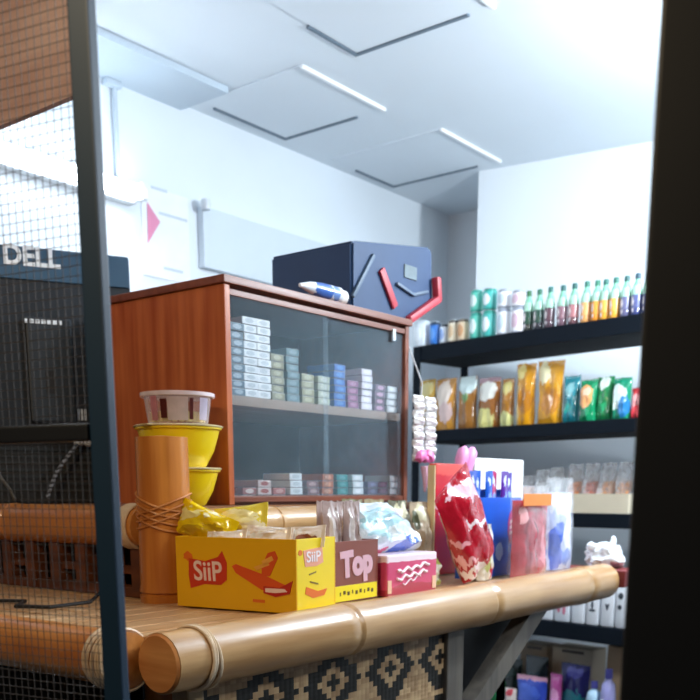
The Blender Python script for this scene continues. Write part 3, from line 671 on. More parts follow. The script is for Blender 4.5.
# brown chocolate carton with yellow base and flank
p = cpos(338, 605); q = cpos(383, 598); W_ = q.x - p.x; hB = top_z(p, 345, 543) - CT
t = thing('chocolate_carton', 'brown chocolate carton with yellow flank and yellow price strip, between yellow and pink boxes', 'box', (p.x, 1.105, CT + .001), math.radians(3))
CH = mat('8A4A3C', .4, var=.08, coat=.15, name='chocolate_card')
b = BM(); box2(b, (0, 0, 0), (W_, .003, hB), .0006); fr_ = link('front_wall', b, CH, t)
b = BM(); box2(b, (-.003, 0, 0), (0, .14, hB + .004), .0006); link('side_wall', b, mat('EDB400', .4, name='amber_card'), t)
b = BM(); box2(b, (W_, 0, 0), (W_ + .003, .14, hB), .0006); link('side_wall', b, CH, t)
b = BM(); box2(b, (0, .137, 0), (W_, .14, hB), .0006); link('back_wall', b, CH, t)
b = BM(); box2(b, (-.0005, -.002, .003), (W_ * .98, -.0003, .032), .0004); st_ = link('price_strip', b, mat('F1DC1E', .4, name='lemon_strip'), fr_)
b = BM()
for k in range(9):
    x = .02 + k * (W_ - .04) / 8; box(b, (x, -.0022, .017 + .002 * (k % 2)), (.007 if k % 3 else .003, .0006, .007), 0)
link('small_print', b, mat('5A4A18', .5, name='dark_ink'), st_)
text('lettering', 'Top', .062, mat('E2B4C0', .4, name='pink_print'), fr_, (W_ * .52, -.0006, hB * .62), (1, 0, .06), (-.06, 0, 1), .004, .0007, sx=1.0)
CLP = printed('clear_brown_packet', 'B9A09A', [(.5, .15, .5, .2, 'C8503C'), (.3, .6, .12, .3, 'E8DEDC'), (.7, .7, .15, .2, '8E7468')], (), .15, .7, .3, 5, bump=.4)
for k in range(4):
    b = BM(); pouch(b, .05, .165, .03, 20 + k, .3, .1)
    bmesh.ops.transform(b, matrix=Matrix.Translation((0, 0, -.02)), verts=b.verts)
    solo('wafer_packet', b, CLP, ['first', 'second', 'third', 'fourth'][k] + ' from left of the crinkled clear packets standing in the brown chocolate carton', 'packet', (p.x + .028 + k * (W_ - .055) / 3, 1.132 + .04 * (k % 2), CT + .043), 0, 'clear packets in the chocolate carton')
# pink carton
p = cpos(384, 597); q = cpos(436, 590); W_ = q.x - p.x; hP = top_z(p, 384, 556) - CT
t = thing('pink_carton', 'pink and red carton with slanted white script on the counter front', 'box', (p.x, 1.10, CT + .001))
b = BM(); box2(b, (0, 0, 0), (W_, .10, hP), .004); bd = link('box', b, printed('pink_card', 'D84A74', [(.5, .0, .6, .28, 'B8324A')], [(.82, 1.1, 'FBE6EE')], .3, .4, .12), t)
def script(m, z, w, n, sd, par, x0, y=-.0012, amp=.0042, r=.003):
    b = BM(); pts = [(x0 + w * i / n, y, z + .012 * i / n + amp * math.sin(i * 1.45 + sd) * (1 if i % 3 else .5)) for i in range(n + 1)]
    tube(b, pts, r, 6); return link('script', b, m, par, True)
WS = mat('FBE4EC', .4, name='white_script')
script(WS, hP * .58, W_ * .62, 16, 1, bd, W_ * .2); script(WS, hP * .40, W_ * .6, 15, 2, bd, W_ * .18); script(WS, hP * .28, W_ * .35, 9, 3, bd, W_ * .3, r=.0016)
for x0, x1 in ((.002, W_ * .08), (W_ * .9, W_ * .98)):
    b = BM(); box2(b, (x0, -.0012, .006), (x1, .0, .032)); link('flap_mark', b, mat('F2C8A8', .4, name='peach_mark'), bd)
# candy bag on the pink carton, leaning back
pz = CT + hP + .002
b = BM(); pouch(b, .2, .125, .07, 31, .3, .08, foot=True)
bmesh.ops.transform(b, matrix=Matrix.Rotation(-.75, 4, 'X'), verts=b.verts)
solo('candy_bag', b, printed('candy_print', 'D4E0E8', [(.7, .28, .16, .16, '2E5CC0'), (.55, .18, .1, .1, '3A66C8'), (.85, .35, .08, .1, '4C78D0'), (.3, .6, .2, .22, 'A8CCD4'), (.6, .75, .2, .12, '9CC4D0'), (.15, .1, .2, .12, 'E06080'), (.45, .5, .06, .08, 'F6FAFC')], [(-.1, .06, 'F8F2EE')], .2, .6, .35, 4, bump=.5), 'see-through bag of white and blue candies leaning above the pink carton', 'candy bag', (p.x + W_ * .5, 1.152, CT + hP + .008), 0)
# greenish sachet heap behind it
for k, (u, v, c, lab) in enumerate(((352, 506, '8C8464', 'olive sachet bag at the left end of the heap behind the brown carton'), (374, 506, 'A89C78', 'khaki sachet bag in the middle of the heap below the cabinet glass'), (397, 507, '7E7C66', 'grey-green sachet bag in the heap behind the candy bag'), (418, 508, 'B8A488', 'beige sachet bag at the right end of the heap beside the red pouch'))):
    q = at_y(u, v, 1.32); b = BM(); h_ = q.z - CT + .014
    pouch(b, .075, h_, .06, 40 + k, .3, .1)
    solo('sachet_bag', b, printed('sachet_' + c, c, [(.5, .85, .3, .1, 'D8D2B0'), (.2, .75, .15, .1, '5C6048'), (.8, .9, .1, .05, 'F0EAD0')], (), .25, .4, .3, k, bump=.4), lab, 'sachet bag', (q.x, 1.32, CT + .001), 0, 'sachet bags behind the front boxes')
# red shiny pouch, leaning left
b = BM(); pouch(b, .15, .225, .06, 51, .2, .06)
bmesh.ops.transform(b, matrix=Matrix.Rotation(-.60, 4, 'Y'), verts=b.verts)
mz = min(v.co.z for v in b.verts); bmesh.ops.translate(b, vec=(0, 0, -mz), verts=b.verts)
q = cpos(463, 583); solo('red_pouch', b, printed('red_pouch_highlights', 'B81428', [(.45, .78, .3, .07, 'F2C0CC'), (.6, .5, .25, .03, 'F6E0E4'), (.35, .35, .12, .03, 'F2A8B0'), (.7, .12, .3, .04, 'F6EAEA'), (.4, .2, .2, .03, 'F0B0B4')], (), .18, .8, .3, 6, bump=.5), 'shiny red pouch leaning to the left beside the blue display box', 'pouch', (q.x + .05, 1.130, CT + .001))  # pale ellipses paint highlights into the pouch colour
b = BM(); pouch(b, .075, .13, .035, 53, .3, .08); q = cpos(482, 580)
solo('cream_pouch', b, printed('cream_pouch_print', 'E6E2D2', [(.4, .3, .2, .12, 'B8C070'), (.6, .7, .3, .1, 'FFFFFF'), (.7, .15, .25, .1, 'C83848')], (), .2, .6, .3, 7, bump=.5), 'cream and green pouch tucked between the red pouch and blue box', 'pouch', (at_y(489, 560, 1.13).x + .006, 1.148, CT + .001), .1)
b = BM(); pouch(b, .07, .07, .045, 54, .3, .08); q = cpos(432, 588)
solo('lime_pouch', b, printed('lime_pouch_print', 'C8D070', [(.5, .4, .3, .3, 'F0F2E0')], (), .2, .6, .3, 8, bump=.5), 'small lime and white packet squeezed beside the pink carton', 'pouch', (q.x + .05, 1.175, CT + .001), .1)
# red carton block standing behind the pouch
q = at_y(449, 490, 1.27); a_, c_ = at_y(436, 478, 1.295), at_y(467, 478, 1.295); zt_ = at_y(450, 464, 1.295).z
t = thing('red_carton', 'red carton with cream side standing behind the red pouch', 'box', ((a_.x + c_.x) / 2, 1.305, CT + .001))
w_ = c_.x - a_.x
b = BM(); box2(b, (-w_ / 2, -.01, 0), (w_ / 2, .012, zt_ - CT), .004); bd = link('box', b, printed('red_card', 'D02430', [(.5, .62, .5, .04, 'F2B8B8'), (.3, .55, .2, .03, 'F6E2E2')], [(.9, 1.1, 'E0483C')], .3, .4, .1), t)
b = BM(); box2(b, (-w_ / 2 - .005, -.0095, .06), (-w_ / 2 - .0005, .011, zt_ - CT - .005), .001); link('cream_side', b, mat('E8D0A0', .5, name='cream_card'), t)
# blue display box with tubes
a_, c_ = at_y(472, 540, 1.17), at_y(520, 540, 1.17); zt_ = at_y(490, 498, 1.17).z; hb = zt_ - CT; w_ = c_.x - a_.x
t = thing('blue_display_box', 'bright blue display box holding a row of blue and purple sachets', 'box', (a_.x, 1.17, CT + .001))
BLU = mat('0E5CD0', .35, var=.05, coat=.2, name='blue_card')
b = BM(); box2(b, (0, 0, 0), (w_, .003, hb), .0006); f_ = link('front_wall', b, BLU, t)
b = BM(); box2(b, (0, .042, 0), (w_, .045, hb + .02), .0006); link('back_wall', b, BLU, t)
for x in (0, w_ - .003):
    b = BM(); box2(b, (x, .0032, 0), (x + .003, .0418, hb), .0006); link('side_wall', b, BLU, t)
b = BM(); blob_poly(b, ell(w_ * .55, .06, .018, .022, 16, .1), ((0, 0, 0), (1, 0, 0), (0, -1, 0))); blob_poly(b, ell(w_ * .35, .03, .012, .012, 12, .1), ((0, 0, 0), (1, 0, 0), (0, -1, 0))); link('printed_emblem', b, mat('A8C4EE', .4, name='pale_blue_print'), f_)
b = BM(); blob_poly(b, ell(w_ * .83, hb * .62, .026, .045, 24, .03), ((0, 0, 0), (1, 0, 0), (0, -1, 0)), .001); em = link('round_emblem', b, mat('D24A78', .4, name='rose_print'), f_)
for dz in (-.4, .05, .5):
    b = BM(); blob_poly(b, [(w_ * .83 - .018, hb * .62 + .03 * dz - .008), (w_ * .83 + .014, hb * .62 + .03 * dz + .006), (w_ * .83 + .016, hb * .62 + .03 * dz + .012), (w_ * .83 - .018, hb * .62 + .03 * dz)], ((0, 0, 0), (1, 0, 0), (0, -1, 0)), .0018); link('emblem_stripe', b, PALE, em)
n = 6
for k in range(n):
    c = ['1E4FB8', '2A62C8', '1C58C0', 'C03468', '5A2C9A', '44249A'][k]
    b = BM(); hh_ = at_y(480, 471, 1.2).z - CT - .003; pouch(b, .034, hh_, .016, 60 + k, .2, .08, 8, 14)
    solo('drink_sachet', b, printed('sachet_' + c, c, [(.5, .9, .2, .04, 'D8E2F8'), (.5, .75, .25, .05, '7EA4E8')], (), .2, .6, .2, k, bump=.3), {0: 'leftmost blue sachet in the blue display box', 1: 'second blue sachet from the left in the blue display box', 2: 'third blue sachet, left of the pink one, in the blue box', 3: 'pink-red sachet among blue ones in the display box', 4: 'purple sachet right of the pink one in the blue box', 5: 'dark purple sachet at the right end of the blue box'}[k], 'sachet', (a_.x + .022 + k * (w_ - .044) / (n - 1), 1.186 + .011 * (k % 2), CT + .002), 0, 'sachets in the blue display box')
# white carton behind the blue box
a2, c2_ = at_y(470, 470, 1.36), at_y(519, 470, 1.36); zt_ = at_y(495, 459, 1.36).z
b = BM(); box2(b, (a2.x, 1.345, CT + .001), (c2_.x, 1.385, zt_), .003)
tag(link('white_carton', b, mat('EDEBE8', .5, name='white_card')), 'plain white carton edge rising behind the blue display box', 'box')
# clear packet with red filling, then the blue and white one
def film_packet(u0, u1, vb, vt, y, inner, name, lab, seed, header=None, d=.05, tilt=.03):
    a, c = at_y(u0, vb, y), at_y(u1, vb, y); w = c.x - a.x; h = at_y((u0 + u1) / 2, vt, y).z - CT
    t = thing(name, lab, 'packet', ((a.x + c.x) / 2, y, CT + .001))
    b = BM(); pouch(b, w * .9, h * .84, d * .8, seed, .3, .05); link('contents', b, inner, t, True)
    b = BM(); pouch(b, w, h, d, seed + 1, .12, .05); o = link('wrapper', b, FILM, t, True)
    if header:
        b = BM(); box2(b, (-w * .36, -d * .42, h * .78), (w * .36, -d * .38, h * .91), .001); link('header_card', b, header, t)
    return t
film_packet(508, 546, 574, 486, 1.115, printed('red_filling', 'B02438', [(.3, .4, .06, .4, '8E1E30'), (.55, .5, .05, .4, '9A2636'), (.75, .35, .05, .3, 'E07884'), (.2, .8, .1, .1, 'F0A8A8')], (), .25, .6, .35, 9, bump=.5), 'red_packet', 'clear packet of red sweets with an orange header right of the blue box', 70, mat('F08A3C', .4, name='orange_header'))
film_packet(543, 569, 570, 478, 1.155, printed('blue_filling', 'B8C2E4', [(.25, .3, .25, .3, '3F62C8'), (.7, .55, .2, .3, 'E8EAF6'), (.6, .15, .2, .12, '6A86D0'), (.5, .85, .5, .12, 'E0E4EE')], (), .25, .6, .35, 10, bump=.5), 'blue_packet', 'clear blue and white packet at the right end of the goods row', 72)
# round pink sticker bag at the left of the red packet
b = BM(); q = at_y(510, 520, 1.085); lathe(b, [(0, 0), (.03, 0), (.031, .004), (0, .005)], seg=24, M=Matrix.Translation((q.x - .01, 1.083, q.z)) @ Matrix.Rotation(math.pi / 2, 4, 'X') @ Matrix.Diagonal((.62, 1.3, 1, 1)))
b.free()
# white plastic bag near the counter's right end
t = thing('plastic_bag', 'small white knotted plastic bag lying near the right end of the counter', 'bag', (2.502, 1.075, CT + .001))
q = cpos(601, 568); PLB = mat('E9EDF0', .35, var=.06, bump=.3, coat=.2, name='white_plastic_bag')
q = Vector((2.502, 1.075, CT))
b = BM(); lump(b, q + Vector((0, 0, .030)), (.055, .05, .038), 3, .3, 2.0, 4, floor=CT + .001); link('bag', b, PLB, t, True, True)
for dv_, sz, sd in (((.03, -.01, .07), (.009, .009, .018), 5), ((-.045, .02, .06), (.018, .014, .012), 6)):
    b = BM(); lump(b, q + Vector(dv_), sz, sd, .3, 3, 2); link('knot', b, PLB, t, True, True)

# hanging sachet strips with a pink bow, and a second pink toy bow on the red carton
hx = at_y(421, 400, 1.425); hy = 1.425
t = thing('hanging_sachet_strip', 'hanging white sachet strips ending in a pink bow beside the cabinet', 'sachet strip', (hx.x, hy, CT + .001))
b = BM(); top = Vector((X1 + .004, Y0 + .02, Z1 - .03)); zs = at_y(424, 396, hy).z
tube(b, [top, Vector(((top.x + hx.x) / 2, hy, zs + .03)), Vector((hx.x, hy, zs))], .0018, 6); link('string', b, mat('C8C8CC', .6, name='string'), t, True, True)
for k, u in enumerate((418, 430)):
    zt0, zt1 = at_y(u, 396 + 2 * k, hy).z, at_y(u + 2, 462, hy).z; n = 9; x = at_y(u, 420, hy).x
    for i in range(n):
        b = BM(); hS = (zt0 - zt1) / n; pouch(b, .046, hS * 1.12, .022, 80 + i + 10 * k, .25, .05, 8, 10, foot=False, M=Matrix.Translation((x, hy - .004 * (i % 2), zt1 + i * hS))); link('sachet', b, printed('hang_%d_%d' % (k, i), 'ECE8E6', [(.5, .4, .25, .2, 'C8BCC0'), (.4, .7, .2, .1, 'F8F6F4')], (), .3, .4, .2, i + k * 7), t, True, True)
def bow(c, s, m, par, rot=0):
    b = BM()
    for sd in (-1, 1):
        lump(b, (0, 0, 0), (s * .6, s * .35, s * .42), sd + 2, .25, 2.2, 3); 
        for v in b.verts:
            if not v.tag: v.co = Matrix.Rotation(sd * .5, 3, 'Y') @ v.co + Vector((sd * s * .55, 0, s * .2)); v.tag = True
    lump(b, (0, 0, 0), (s * .28, s * .3, s * .3), 9, .1)
    bmesh.ops.transform(b, matrix=Matrix.Translation(c) @ Matrix.Rotation(rot, 4, 'Y'), verts=b.verts)
    return link('bow', b, m, par, True, True)
PINK = mat('E878B4', .45, var=.15, scale=40, name='pink_plastic')
bow(at_y(425, 459, hy - .025), .034, PINK, t)
b = BM(); q = at_y(425, 468, hy - .02); tube(b, [q + Vector((0, 0, .005)), q + Vector((.004, 0, -.03)), q + Vector((.0, 0, -.06))], [.012, .008, .003], 8); link('ribbon_tail', b, mat('F2C4DC', .5, name='pale_pink'), t, True, True)
t = thing('pink_toy', 'pink rabbit-eared toy packet standing above the red carton', 'toy', Vector((at_y(462, 480, 1.32).x, 1.32, CT + .001)))
xx = at_y(462, 480, 1.32)
zz = at_y(460, 468, 1.32).z
b = BM(); pouch(b, .05, zz - CT, .03, 91, .15, .05, M=Matrix.Translation((xx.x, 1.32, CT + .001))); link('packet', b, mat('EBC4DC', .4, name='pale_pink_film'), t, True, True)
b = BM()
for u0, v0, u1, v1 in ((459, 468, 465, 447), (466, 468, 473, 448)):
    a, c = at_y(u0, v0, 1.32), at_y(u1, v1, 1.32); tube(b, [a - Vector((0, 0, .02)), a.lerp(c, .4), a.lerp(c, .8), c], [.012, .017, .016, .006], 12, dome=.004)
link('ears', b, mat('E89ACB', .45, name='pink_ear'), t, True, True)

# ------------------------------------------------------------------ black steel shelf unit
SP_ = Vector((3.19, 1.28)); SD = Vector((.148, .989)); SN = Vector((.989, -.148)); SA = math.atan2(-SD.y, -SD.x)
TOPS = (E + .577, E + .245, E - .075, E - .475, E - .86)
t0, t1, dep = -.55, 1.03, .29                             # along the front edge: right end, left end
o = SP_ + SD * t0
unit = thing('shelf_unit', 'black steel five tier shelf unit full of groceries against the back wall', 'shelf', (o.x, o.y, 0), SA)
def loc(t, q, z): return Vector((-(t - t0), q, z))        # unit frame: x to the right in the picture, y to the back
for k, z in enumerate(TOPS):
    b = BM(); hgt = (.058, .046, .05, .06, .05)[k]
    A, C = loc(t1, 0, z - hgt), loc(t0, dep, z); box2(b, A, C, .003); link('shelf_board', b, STEEL, unit)
for tt in (t1 - .02, t0 + .02):
    for q in (-.004, dep + .004):
        b = BM(); A = loc(tt, q, 0); box2(b, (A.x - .018, A.y - .003, 0), (A.x + .018, A.y + .003, TOPS[0] - .002)); link('upright', b, STEEL, unit)
def sh(u, v, q=.05):
    tt, z = at_line(u, v, SP_ + SN * q, SD); return tt, z
def spos(tt, q, z):
    p = SP_ + SD * tt + SN * q; return Vector((p.x, p.y, z))
# top shelf: small drums and cans
def canister(u0, u1, vt, k, cols, label, group, q=.05, z=None, shelf=0):
    um = (u0 + u1) / 2; tt, _ = sh(um, 330, q); w = abs(sh(u0, 330, q)[0] - sh(u1, 330, q)[0]); r = w / 2 * .96
    z0 = TOPS[shelf] + .0008 if z is None else z; h = sh(um, vt, q)[1] - z0
    t = thing('can', label, 'can', spos(tt, q, z0), SA, group)
    b = BM(); lathe(b, [(0, 0), (r * .94, 0), (r, .004), (r, h - .008), (r * .93, h - .003), (r * .9, h), (0, h)], seg=20); link('body', b, printed('can_%s_%d_%d' % (cols[0], int(u0), int(vt)), cols[0], [(.5, .5, .3, .28, cols[1])] if len(cols) > 1 else (), [(.0, .08, cols[-1]), (.88, 1.1, cols[-1])], .3, .3, .06, k), t, True)
    b = BM(); lathe(b, [(0, h + .0005), (r * .82, h + .0005), (r * .84, h + .003), (r * .8, h + .003), (0, h + .0015)], seg=20); link('lid', b, mat('C8D0D4', .3, metal=.6, name='can_lid'), t, True)
    return z0 + h + .0035
gc = 'cans on the top shelf'
canister(416, 429, 322, 1, ('DCE4EA', 'EEF4F8', 'C8D2DA'), 'white can at the far left end of the top shelf', gc)
canister(431, 440, 323, 2, ('2E78D0', '5A9AE4', '16304E'), 'bright blue can on the top shelf', gc)
canister(440.5, 448, 325, 3, ('D8E0EC', '8AA8DC', '2A3848'), 'small white and blue can right of the bright blue can', gc)
canister(449, 458, 321, 4, ('E8DCC4', 'D8B890', '5A5048'), 'cream jar on the top shelf beside the small white can', gc)
canister(458.5, 468, 320, 5, ('E2C8A8', 'D09868', '6A5A4C'), 'tan jar on the top shelf left of the green cans', gc)
for k, (u0, u1, vb, vt, c1, c2, nm) in enumerate(((471, 481, 313, 291, 'E2F2EE', '5CC8B4', 'green and white'), (483.5, 495, 311, 290, 'F0F8F8', '48B8B0', 'teal and white'), (498, 509.5, 309, 291, 'EEF0F6', 'C8D8E4', 'white'), (512, 524, 308, 292, 'F4ECF0', 'D8B8C8', 'pinkish white'))):
    cols = (c2, c1, '2E9888') if k < 2 else (c1, c2, '9AA0B0')
    zz = canister(u0, u1, vb + .5, 10 + k, cols, f'{nm} can in the lower tier of the double stack on the top shelf', gc)
    canister(u0, u1, vt, 20 + k, cols, f'{nm} can in the upper tier of the double stack on the top shelf', gc, z=zz)
# bottles
BG = clear('pale_green_plastic', 'A8D8B8', .5, .1, .5)
us = [529.5, 540, 551, 563.5, 575, 587.5, 598, 606.5, 616.5, 627.5, 638.5, 650, 661]
vts = [291, 289.5, 287, 285.5, 283.5, 281.5, 280.5, 279.5, 277.5, 276, 273.5, 273, 271]
kinds = [('3A3A34', '1E4A38', '2C6A40'), ('34343A', '184438', '256A50'), ('54424C', '5A3A48', '2A6A60'), ('6A505C', '8A6470', '1E5A58'), ('6A4A50', 'B07478', '1C5A54'), ('D89A5C', 'E8A868', '1E6A58'), ('DC8A2C', 'E89C3C', '2C7A60'), ('DE9A34', 'E8A84C', '1E6458'), ('E09A38', 'F0B050', '2A6A5C'), ('585878', '6A6C90', '2A5A58'), ('3A4270', '545C8C', '284A58'), ('3A4270', '545C8C', '284A58'), ('3A4270', '545C8C', '284A58')]
names = ['dark brown', 'dark brown', 'plum brown', 'mauve brown', 'pinkish brown', 'peach orange', 'orange', 'orange', 'orange', 'slate violet', 'dark blue', 'dark blue', 'dark blue']
for k, (u, vt) in enumerate(zip(us[:12], vts)):
    q = .06; tt, zt_ = sh(u, vt, q); z0 = TOPS[0] + .0008; h = zt_ - z0; r = .0198
    c1, c2, c3 = kinds[k]
    side = 'leftmost' if k == 0 else ('hidden farthest right' if k == 11 else ORD[k] + ' from the left')
    t = thing('bottle', f'{names[k]} drink bottle, {side} in the row on the top shelf', 'bottle', spos(tt, q, z0), SA, 'drink bottles on the top shelf')
    b = BM(); lathe(b, [(0, 0), (r * .85, 0), (r, .004), (r, h * .18), (r * .93, h * .22), (r * .93, h * .48), (r, h * .52), (r * .95, h * .62), (r * .65, h * .75), (r * .42, h * .84), (r * .40, h * .9), (0, h * .9)], seg=18)
    link('body', b, printed('drink_%d' % k, c1, [(.4, .25, .1, .14, 'E8DCE0')], [(.52, .8, 'A9D4BC'), (.8, 1.1, '7EBFA0')], .12, .6, .1, k), t, True)
    b = BM(); lathe(b, [(r * 1.0, h * .2), (r * 1.01, h * .21), (r * 1.01, h * .49), (r * 1.0, h * .5)], seg=18); link('label_sleeve', b, printed('sleeve_%d' % k, c2, [(.35, .5, .12, .35, 'F0E4E2')], (), .3, .3, .2, k + 3), t, True)
    b = BM(); lathe(b, [(r * .46, h * .87), (r * .48, h * .88), (r * .48, h * .985), (r * .42, h), (0, h)], seg=14); link('cap', b, mat(c3, .4, name='bottle_cap'), t, True)
# second shelf: refill pouches
def refill(u0, u1, vt, base, blobs, label, seed, shelf=1, q=.07, bands=(), ear=0, rough=.2, group='refill pouches on the second shelf', d=.05, name='refill_pouch', vref=410):
    um = (u0 + u1) / 2; tt = sh(um, vref, q)[0]; w = abs(sh(u0, vref, q)[0] - sh(u1, vref, q)[0]); h = sh(um, vt, q)[1] - TOPS[shelf]
    b = BM(); pouch(b, w * .94, h, d, seed, .14, .07, flare=ear)
    return solo(name, b, printed('%s_%d' % (name, seed), base, blobs, bands, rough, .5, .25, seed, bump=.3), label, 'pouch', spos(tt, q, TOPS[shelf] + .0008), SA, group)
refill(420, 436, 380, 'C89A2C', [(.5, .8, .4, .15, 'E8D48C')], 'golden pouch at the left end of the second shelf beside the sachet strips', 101)
refill(436, 457, 379, 'C88A34', [(.45, .7, .35, .26, 'F0DCCC'), (.6, .35, .3, .2, 'E8C8C0')], 'amber pouch with pinkish white print, second on the second shelf', 102)
refill(458, 477, 377, 'A06A2E', [(.5, .85, .5, .2, 'D4E4E0'), (.5, .58, .2, .1, '6A9A4C')], 'brown pouch with white and green top on the second shelf', 103)
refill(478, 501, 378, '9A5E24', [(.45, .72, .42, .2, 'F4F0E4'), (.35, .15, .5, .25, 'E6DC8C')], 'brown pouch with white cloud print on the second shelf', 104, bands=[(.9, 1.1, 'B08A90')])
refill(501.5, 514, 379, 'A8702A', [(.5, .8, .4, .12, 'D8C87C'), (.5, .12, .5, .2, 'D8D48C')], 'narrow brown pouch left of the golden eared pouches', 105)
refill(516, 535, 364, 'D89418', [(.3, .85, .25, .12, 'F8E08C'), (.2, .3, .08, .4, 'F4DCA0'), (.6, .4, .3, .22, 'C07A20')], 'tall golden pouch, left one of the two with pointed corners', 106, ear=.3, rough=.12)
refill(537, 563, 361, 'DA9A22', [(.3, .8, .25, .18, 'FCF0C0'), (.1, .3, .06, .4, 'F6E4B0'), (.6, .35, .3, .22, 'BE7A22')], 'tall golden pouch, right one of the two with pointed corners', 107, ear=.3, rough=.12)
refill(563, 580, 376, '1F7F8C', [(.5, .7, .25, .16, '8CC4C8'), (.4, .3, .3, .1, '2E9A90')], 'teal pouch right of the golden pouches', 108)
refill(579.5, 597, 380, '128A5A', [(.45, .6, .42, .28, 'F0A868'), (.5, .7, .25, .1, 'F8DCB8')], 'green pouch with a big orange picture', 109, q=.055)
refill(596, 614, 377, '0E7A44', [(.5, .85, .3, .16, 'D8E8DC'), (.5, .3, .3, .12, '2AA46A')], 'dark green pouch with white crest on second shelf', 110)
refill(612, 631, 378, '1A8A68', [(.4, .55, .42, .3, 'DCEEE8'), (.75, .3, .25, .25, '2A78B0')], 'green pouch with large white print next to the red pouch', 111, q=.055)
refill(631, 647, 388, 'C83A44', [(.5, .6, .4, .2, 'F0A0A0')], 'red pouch at the right end of the second shelf', 112)
# third shelf: tray of snacks in clear film
tt0, _ = sh(566, 505, .05); tt1, _ = sh(634, 505, .05); zt_ = sh(600, 494, .05)[1]
t = thing('snack_tray', 'beige cardboard tray at the right of the third shelf', 'tray', spos((tt0 + tt1) / 2, .0, TOPS[2] + .001), SA)
w_ = abs(tt0 - tt1); hT = zt_ - TOPS[2]
BE = mat('D8CBB2', .6, var=.06, name='beige_card')
b = BM(); box2(b, (-w_ / 2, .012, 0), (w_ / 2, .016, hT)); box2(b, (-w_ / 2, .2, 0), (w_ / 2, .204, hT)); box2(b, (-w_ / 2, .0165, 0), (-w_ / 2 + .004, .1995, hT)); box2(b, (w_ / 2 - .004, .0165, 0), (w_ / 2, .1995, hT)); box2(b, (-w_ / 2 + .0045, .0165, 0), (w_ / 2 - .0045, .1995, .003)); link('tray', b, BE, t)
b = BM(); box2(b, (-w_ / 2 - .0015, .02, .003), (-w_ / 2 - .0002, .19, hT * .9)); link('side_print', b, mat('C87848', .5, name='rust_print'), t)
n = 4
for k in range(n):
    u = 566 + (632 - 566) * (k + .5) / n; tt = sh(u, 490, .1)[0]; h = sh(u, 462 - k * .8, .1)[1] - TOPS[2] - .006
    t = thing('bread_packet', f'clear packet of orange biscuits in the beige tray, ' + ('leftmost' if k == 0 else 'rightmost' if k == n - 1 else ORD[k] + ' from the left'), 'packet', spos(tt, .11, TOPS[2] + .0055), SA, 'clear biscuit packets on the third shelf')
    b = BM()
    for j in range(9): lump(b, ((j % 3 - 1) * .014, -.014 + .009 * (j // 3), .062 + .016 * (j // 3)), (.012, .016, .014), k * 9 + j, .25, 2, 2)
    box2(b, (-.023, -.018, .002), (.023, .018, .05)); link('biscuits', b, mat(['D88850', 'C8603C', 'E0A068', 'D89860', 'C85A44', 'C04A40'][k], .6, var=.3, scale=40, name='biscuit'), t, True)
    b = BM(); pouch(b, .06, h * .96, .075, 130 + k, .4, .05); link('wrapper', b, FILMW, t, True)
for k, (u0, u1, vt, c, nm) in enumerate(((520, 535, 476, 'D89A74', 'orange'), (536, 549, 470, 'E6E8EA', 'white'), (550, 563, 468, 'D8DCE0', 'silvery grey'))):
    tt = sh((u0 + u1) / 2, 490, .09)[0]; w = abs(sh(u0, 490, .09)[0] - sh(u1, 490, .09)[0]); h = sh(u0, vt, .09)[1] - TOPS[2]
    t = thing('biscuit_packet', f'{nm} packet in crinkled clear film left of the beige tray', 'packet', spos(tt, .09, TOPS[2] + .001), SA, 'packets left of the tray')
    b = BM(); pouch(b, w * .85, h * .7, .04, 140 + k, .2, .05); link('contents', b, mat(c, .5, var=.25, scale=40, name='packet_fill'), t, True)
    b = BM(); pouch(b, w, h, .06, 144 + k, .25, .05); link('wrapper', b, FILMW, t, True)
# fourth shelf: white cards / packets with small marks
gw = 'white packets on the fourth shelf'
for k, (u0, u1, mk, nm) in enumerate(((541, 554, '3A4450', 'with a dark mark, leftmost'), (556, 571, 'D87890', 'with a pink mark'), (573, 586, '1E9A78', 'with a green band'), (588, 600, '48505C', 'with a grey figure'), (602.5, 615.5, '303844', 'with a small dark heart, second from the right'), (617, 630, '38404A', 'with dark marks at the right end'))):
    tt = sh((u0 + u1) / 2, 600, .02)[0]; w = abs(sh(u0, 600, .02)[0] - sh(u1, 600, .02)[0]); h = sh(u0, 583, .02)[1] - TOPS[3]
    t = thing('white_packet', f'white upright packet {nm} on the fourth shelf', 'packet', spos(tt, .025, TOPS[3] + .001), SA, gw)
    b = BM(); box2(b, (-w / 2, -.014, 0), (w / 2, .02, h), .008); bd = link('box', b, mat('EDF0F6', .35, var=.04, coat=.3, name='white_packet'), t, True)
    b = BM()
    pl = ((0, -.0142, 0), (1, 0, 0), (0, -1, 0))
    if k == 2: blob_poly(b, [(-w * .45, .065), (w * .45, .075), (w * .45, .098), (-w * .45, .092), (-w * .2, .078)], pl, .001)
    elif k == 1: blob_poly(b, ell(0, .08, w * .4, .014, 16, .15), pl, .001); blob_poly(b, ell(-w * .2, .05, w * .1, .016, 10), pl, .001); blob_poly(b, ell(w * .15, .045, w * .1, .018, 10), pl, .001)
    elif k == 3: blob_poly(b, ell(0, .055, w * .28, .005, 12), pl, .001); blob_poly(b, ell(0, .075, w * .1, .014, 12), pl, .001)
    elif k == 5: blob_poly(b, ell(-w * .15, .075, w * .16, .009, 10), pl, .001); blob_poly(b, ell(-w * .1, .115, w * .2, .012, 10), pl, .001)
    else: blob_poly(b, [(-w * .16, .085), (0, .08), (w * .16, .085), (w * .1, .07), (0, .058), (-w * .1, .07)], pl, .001)
    link('printed_mark', b, mat(mk, .5, name='ink_' + mk), bd)
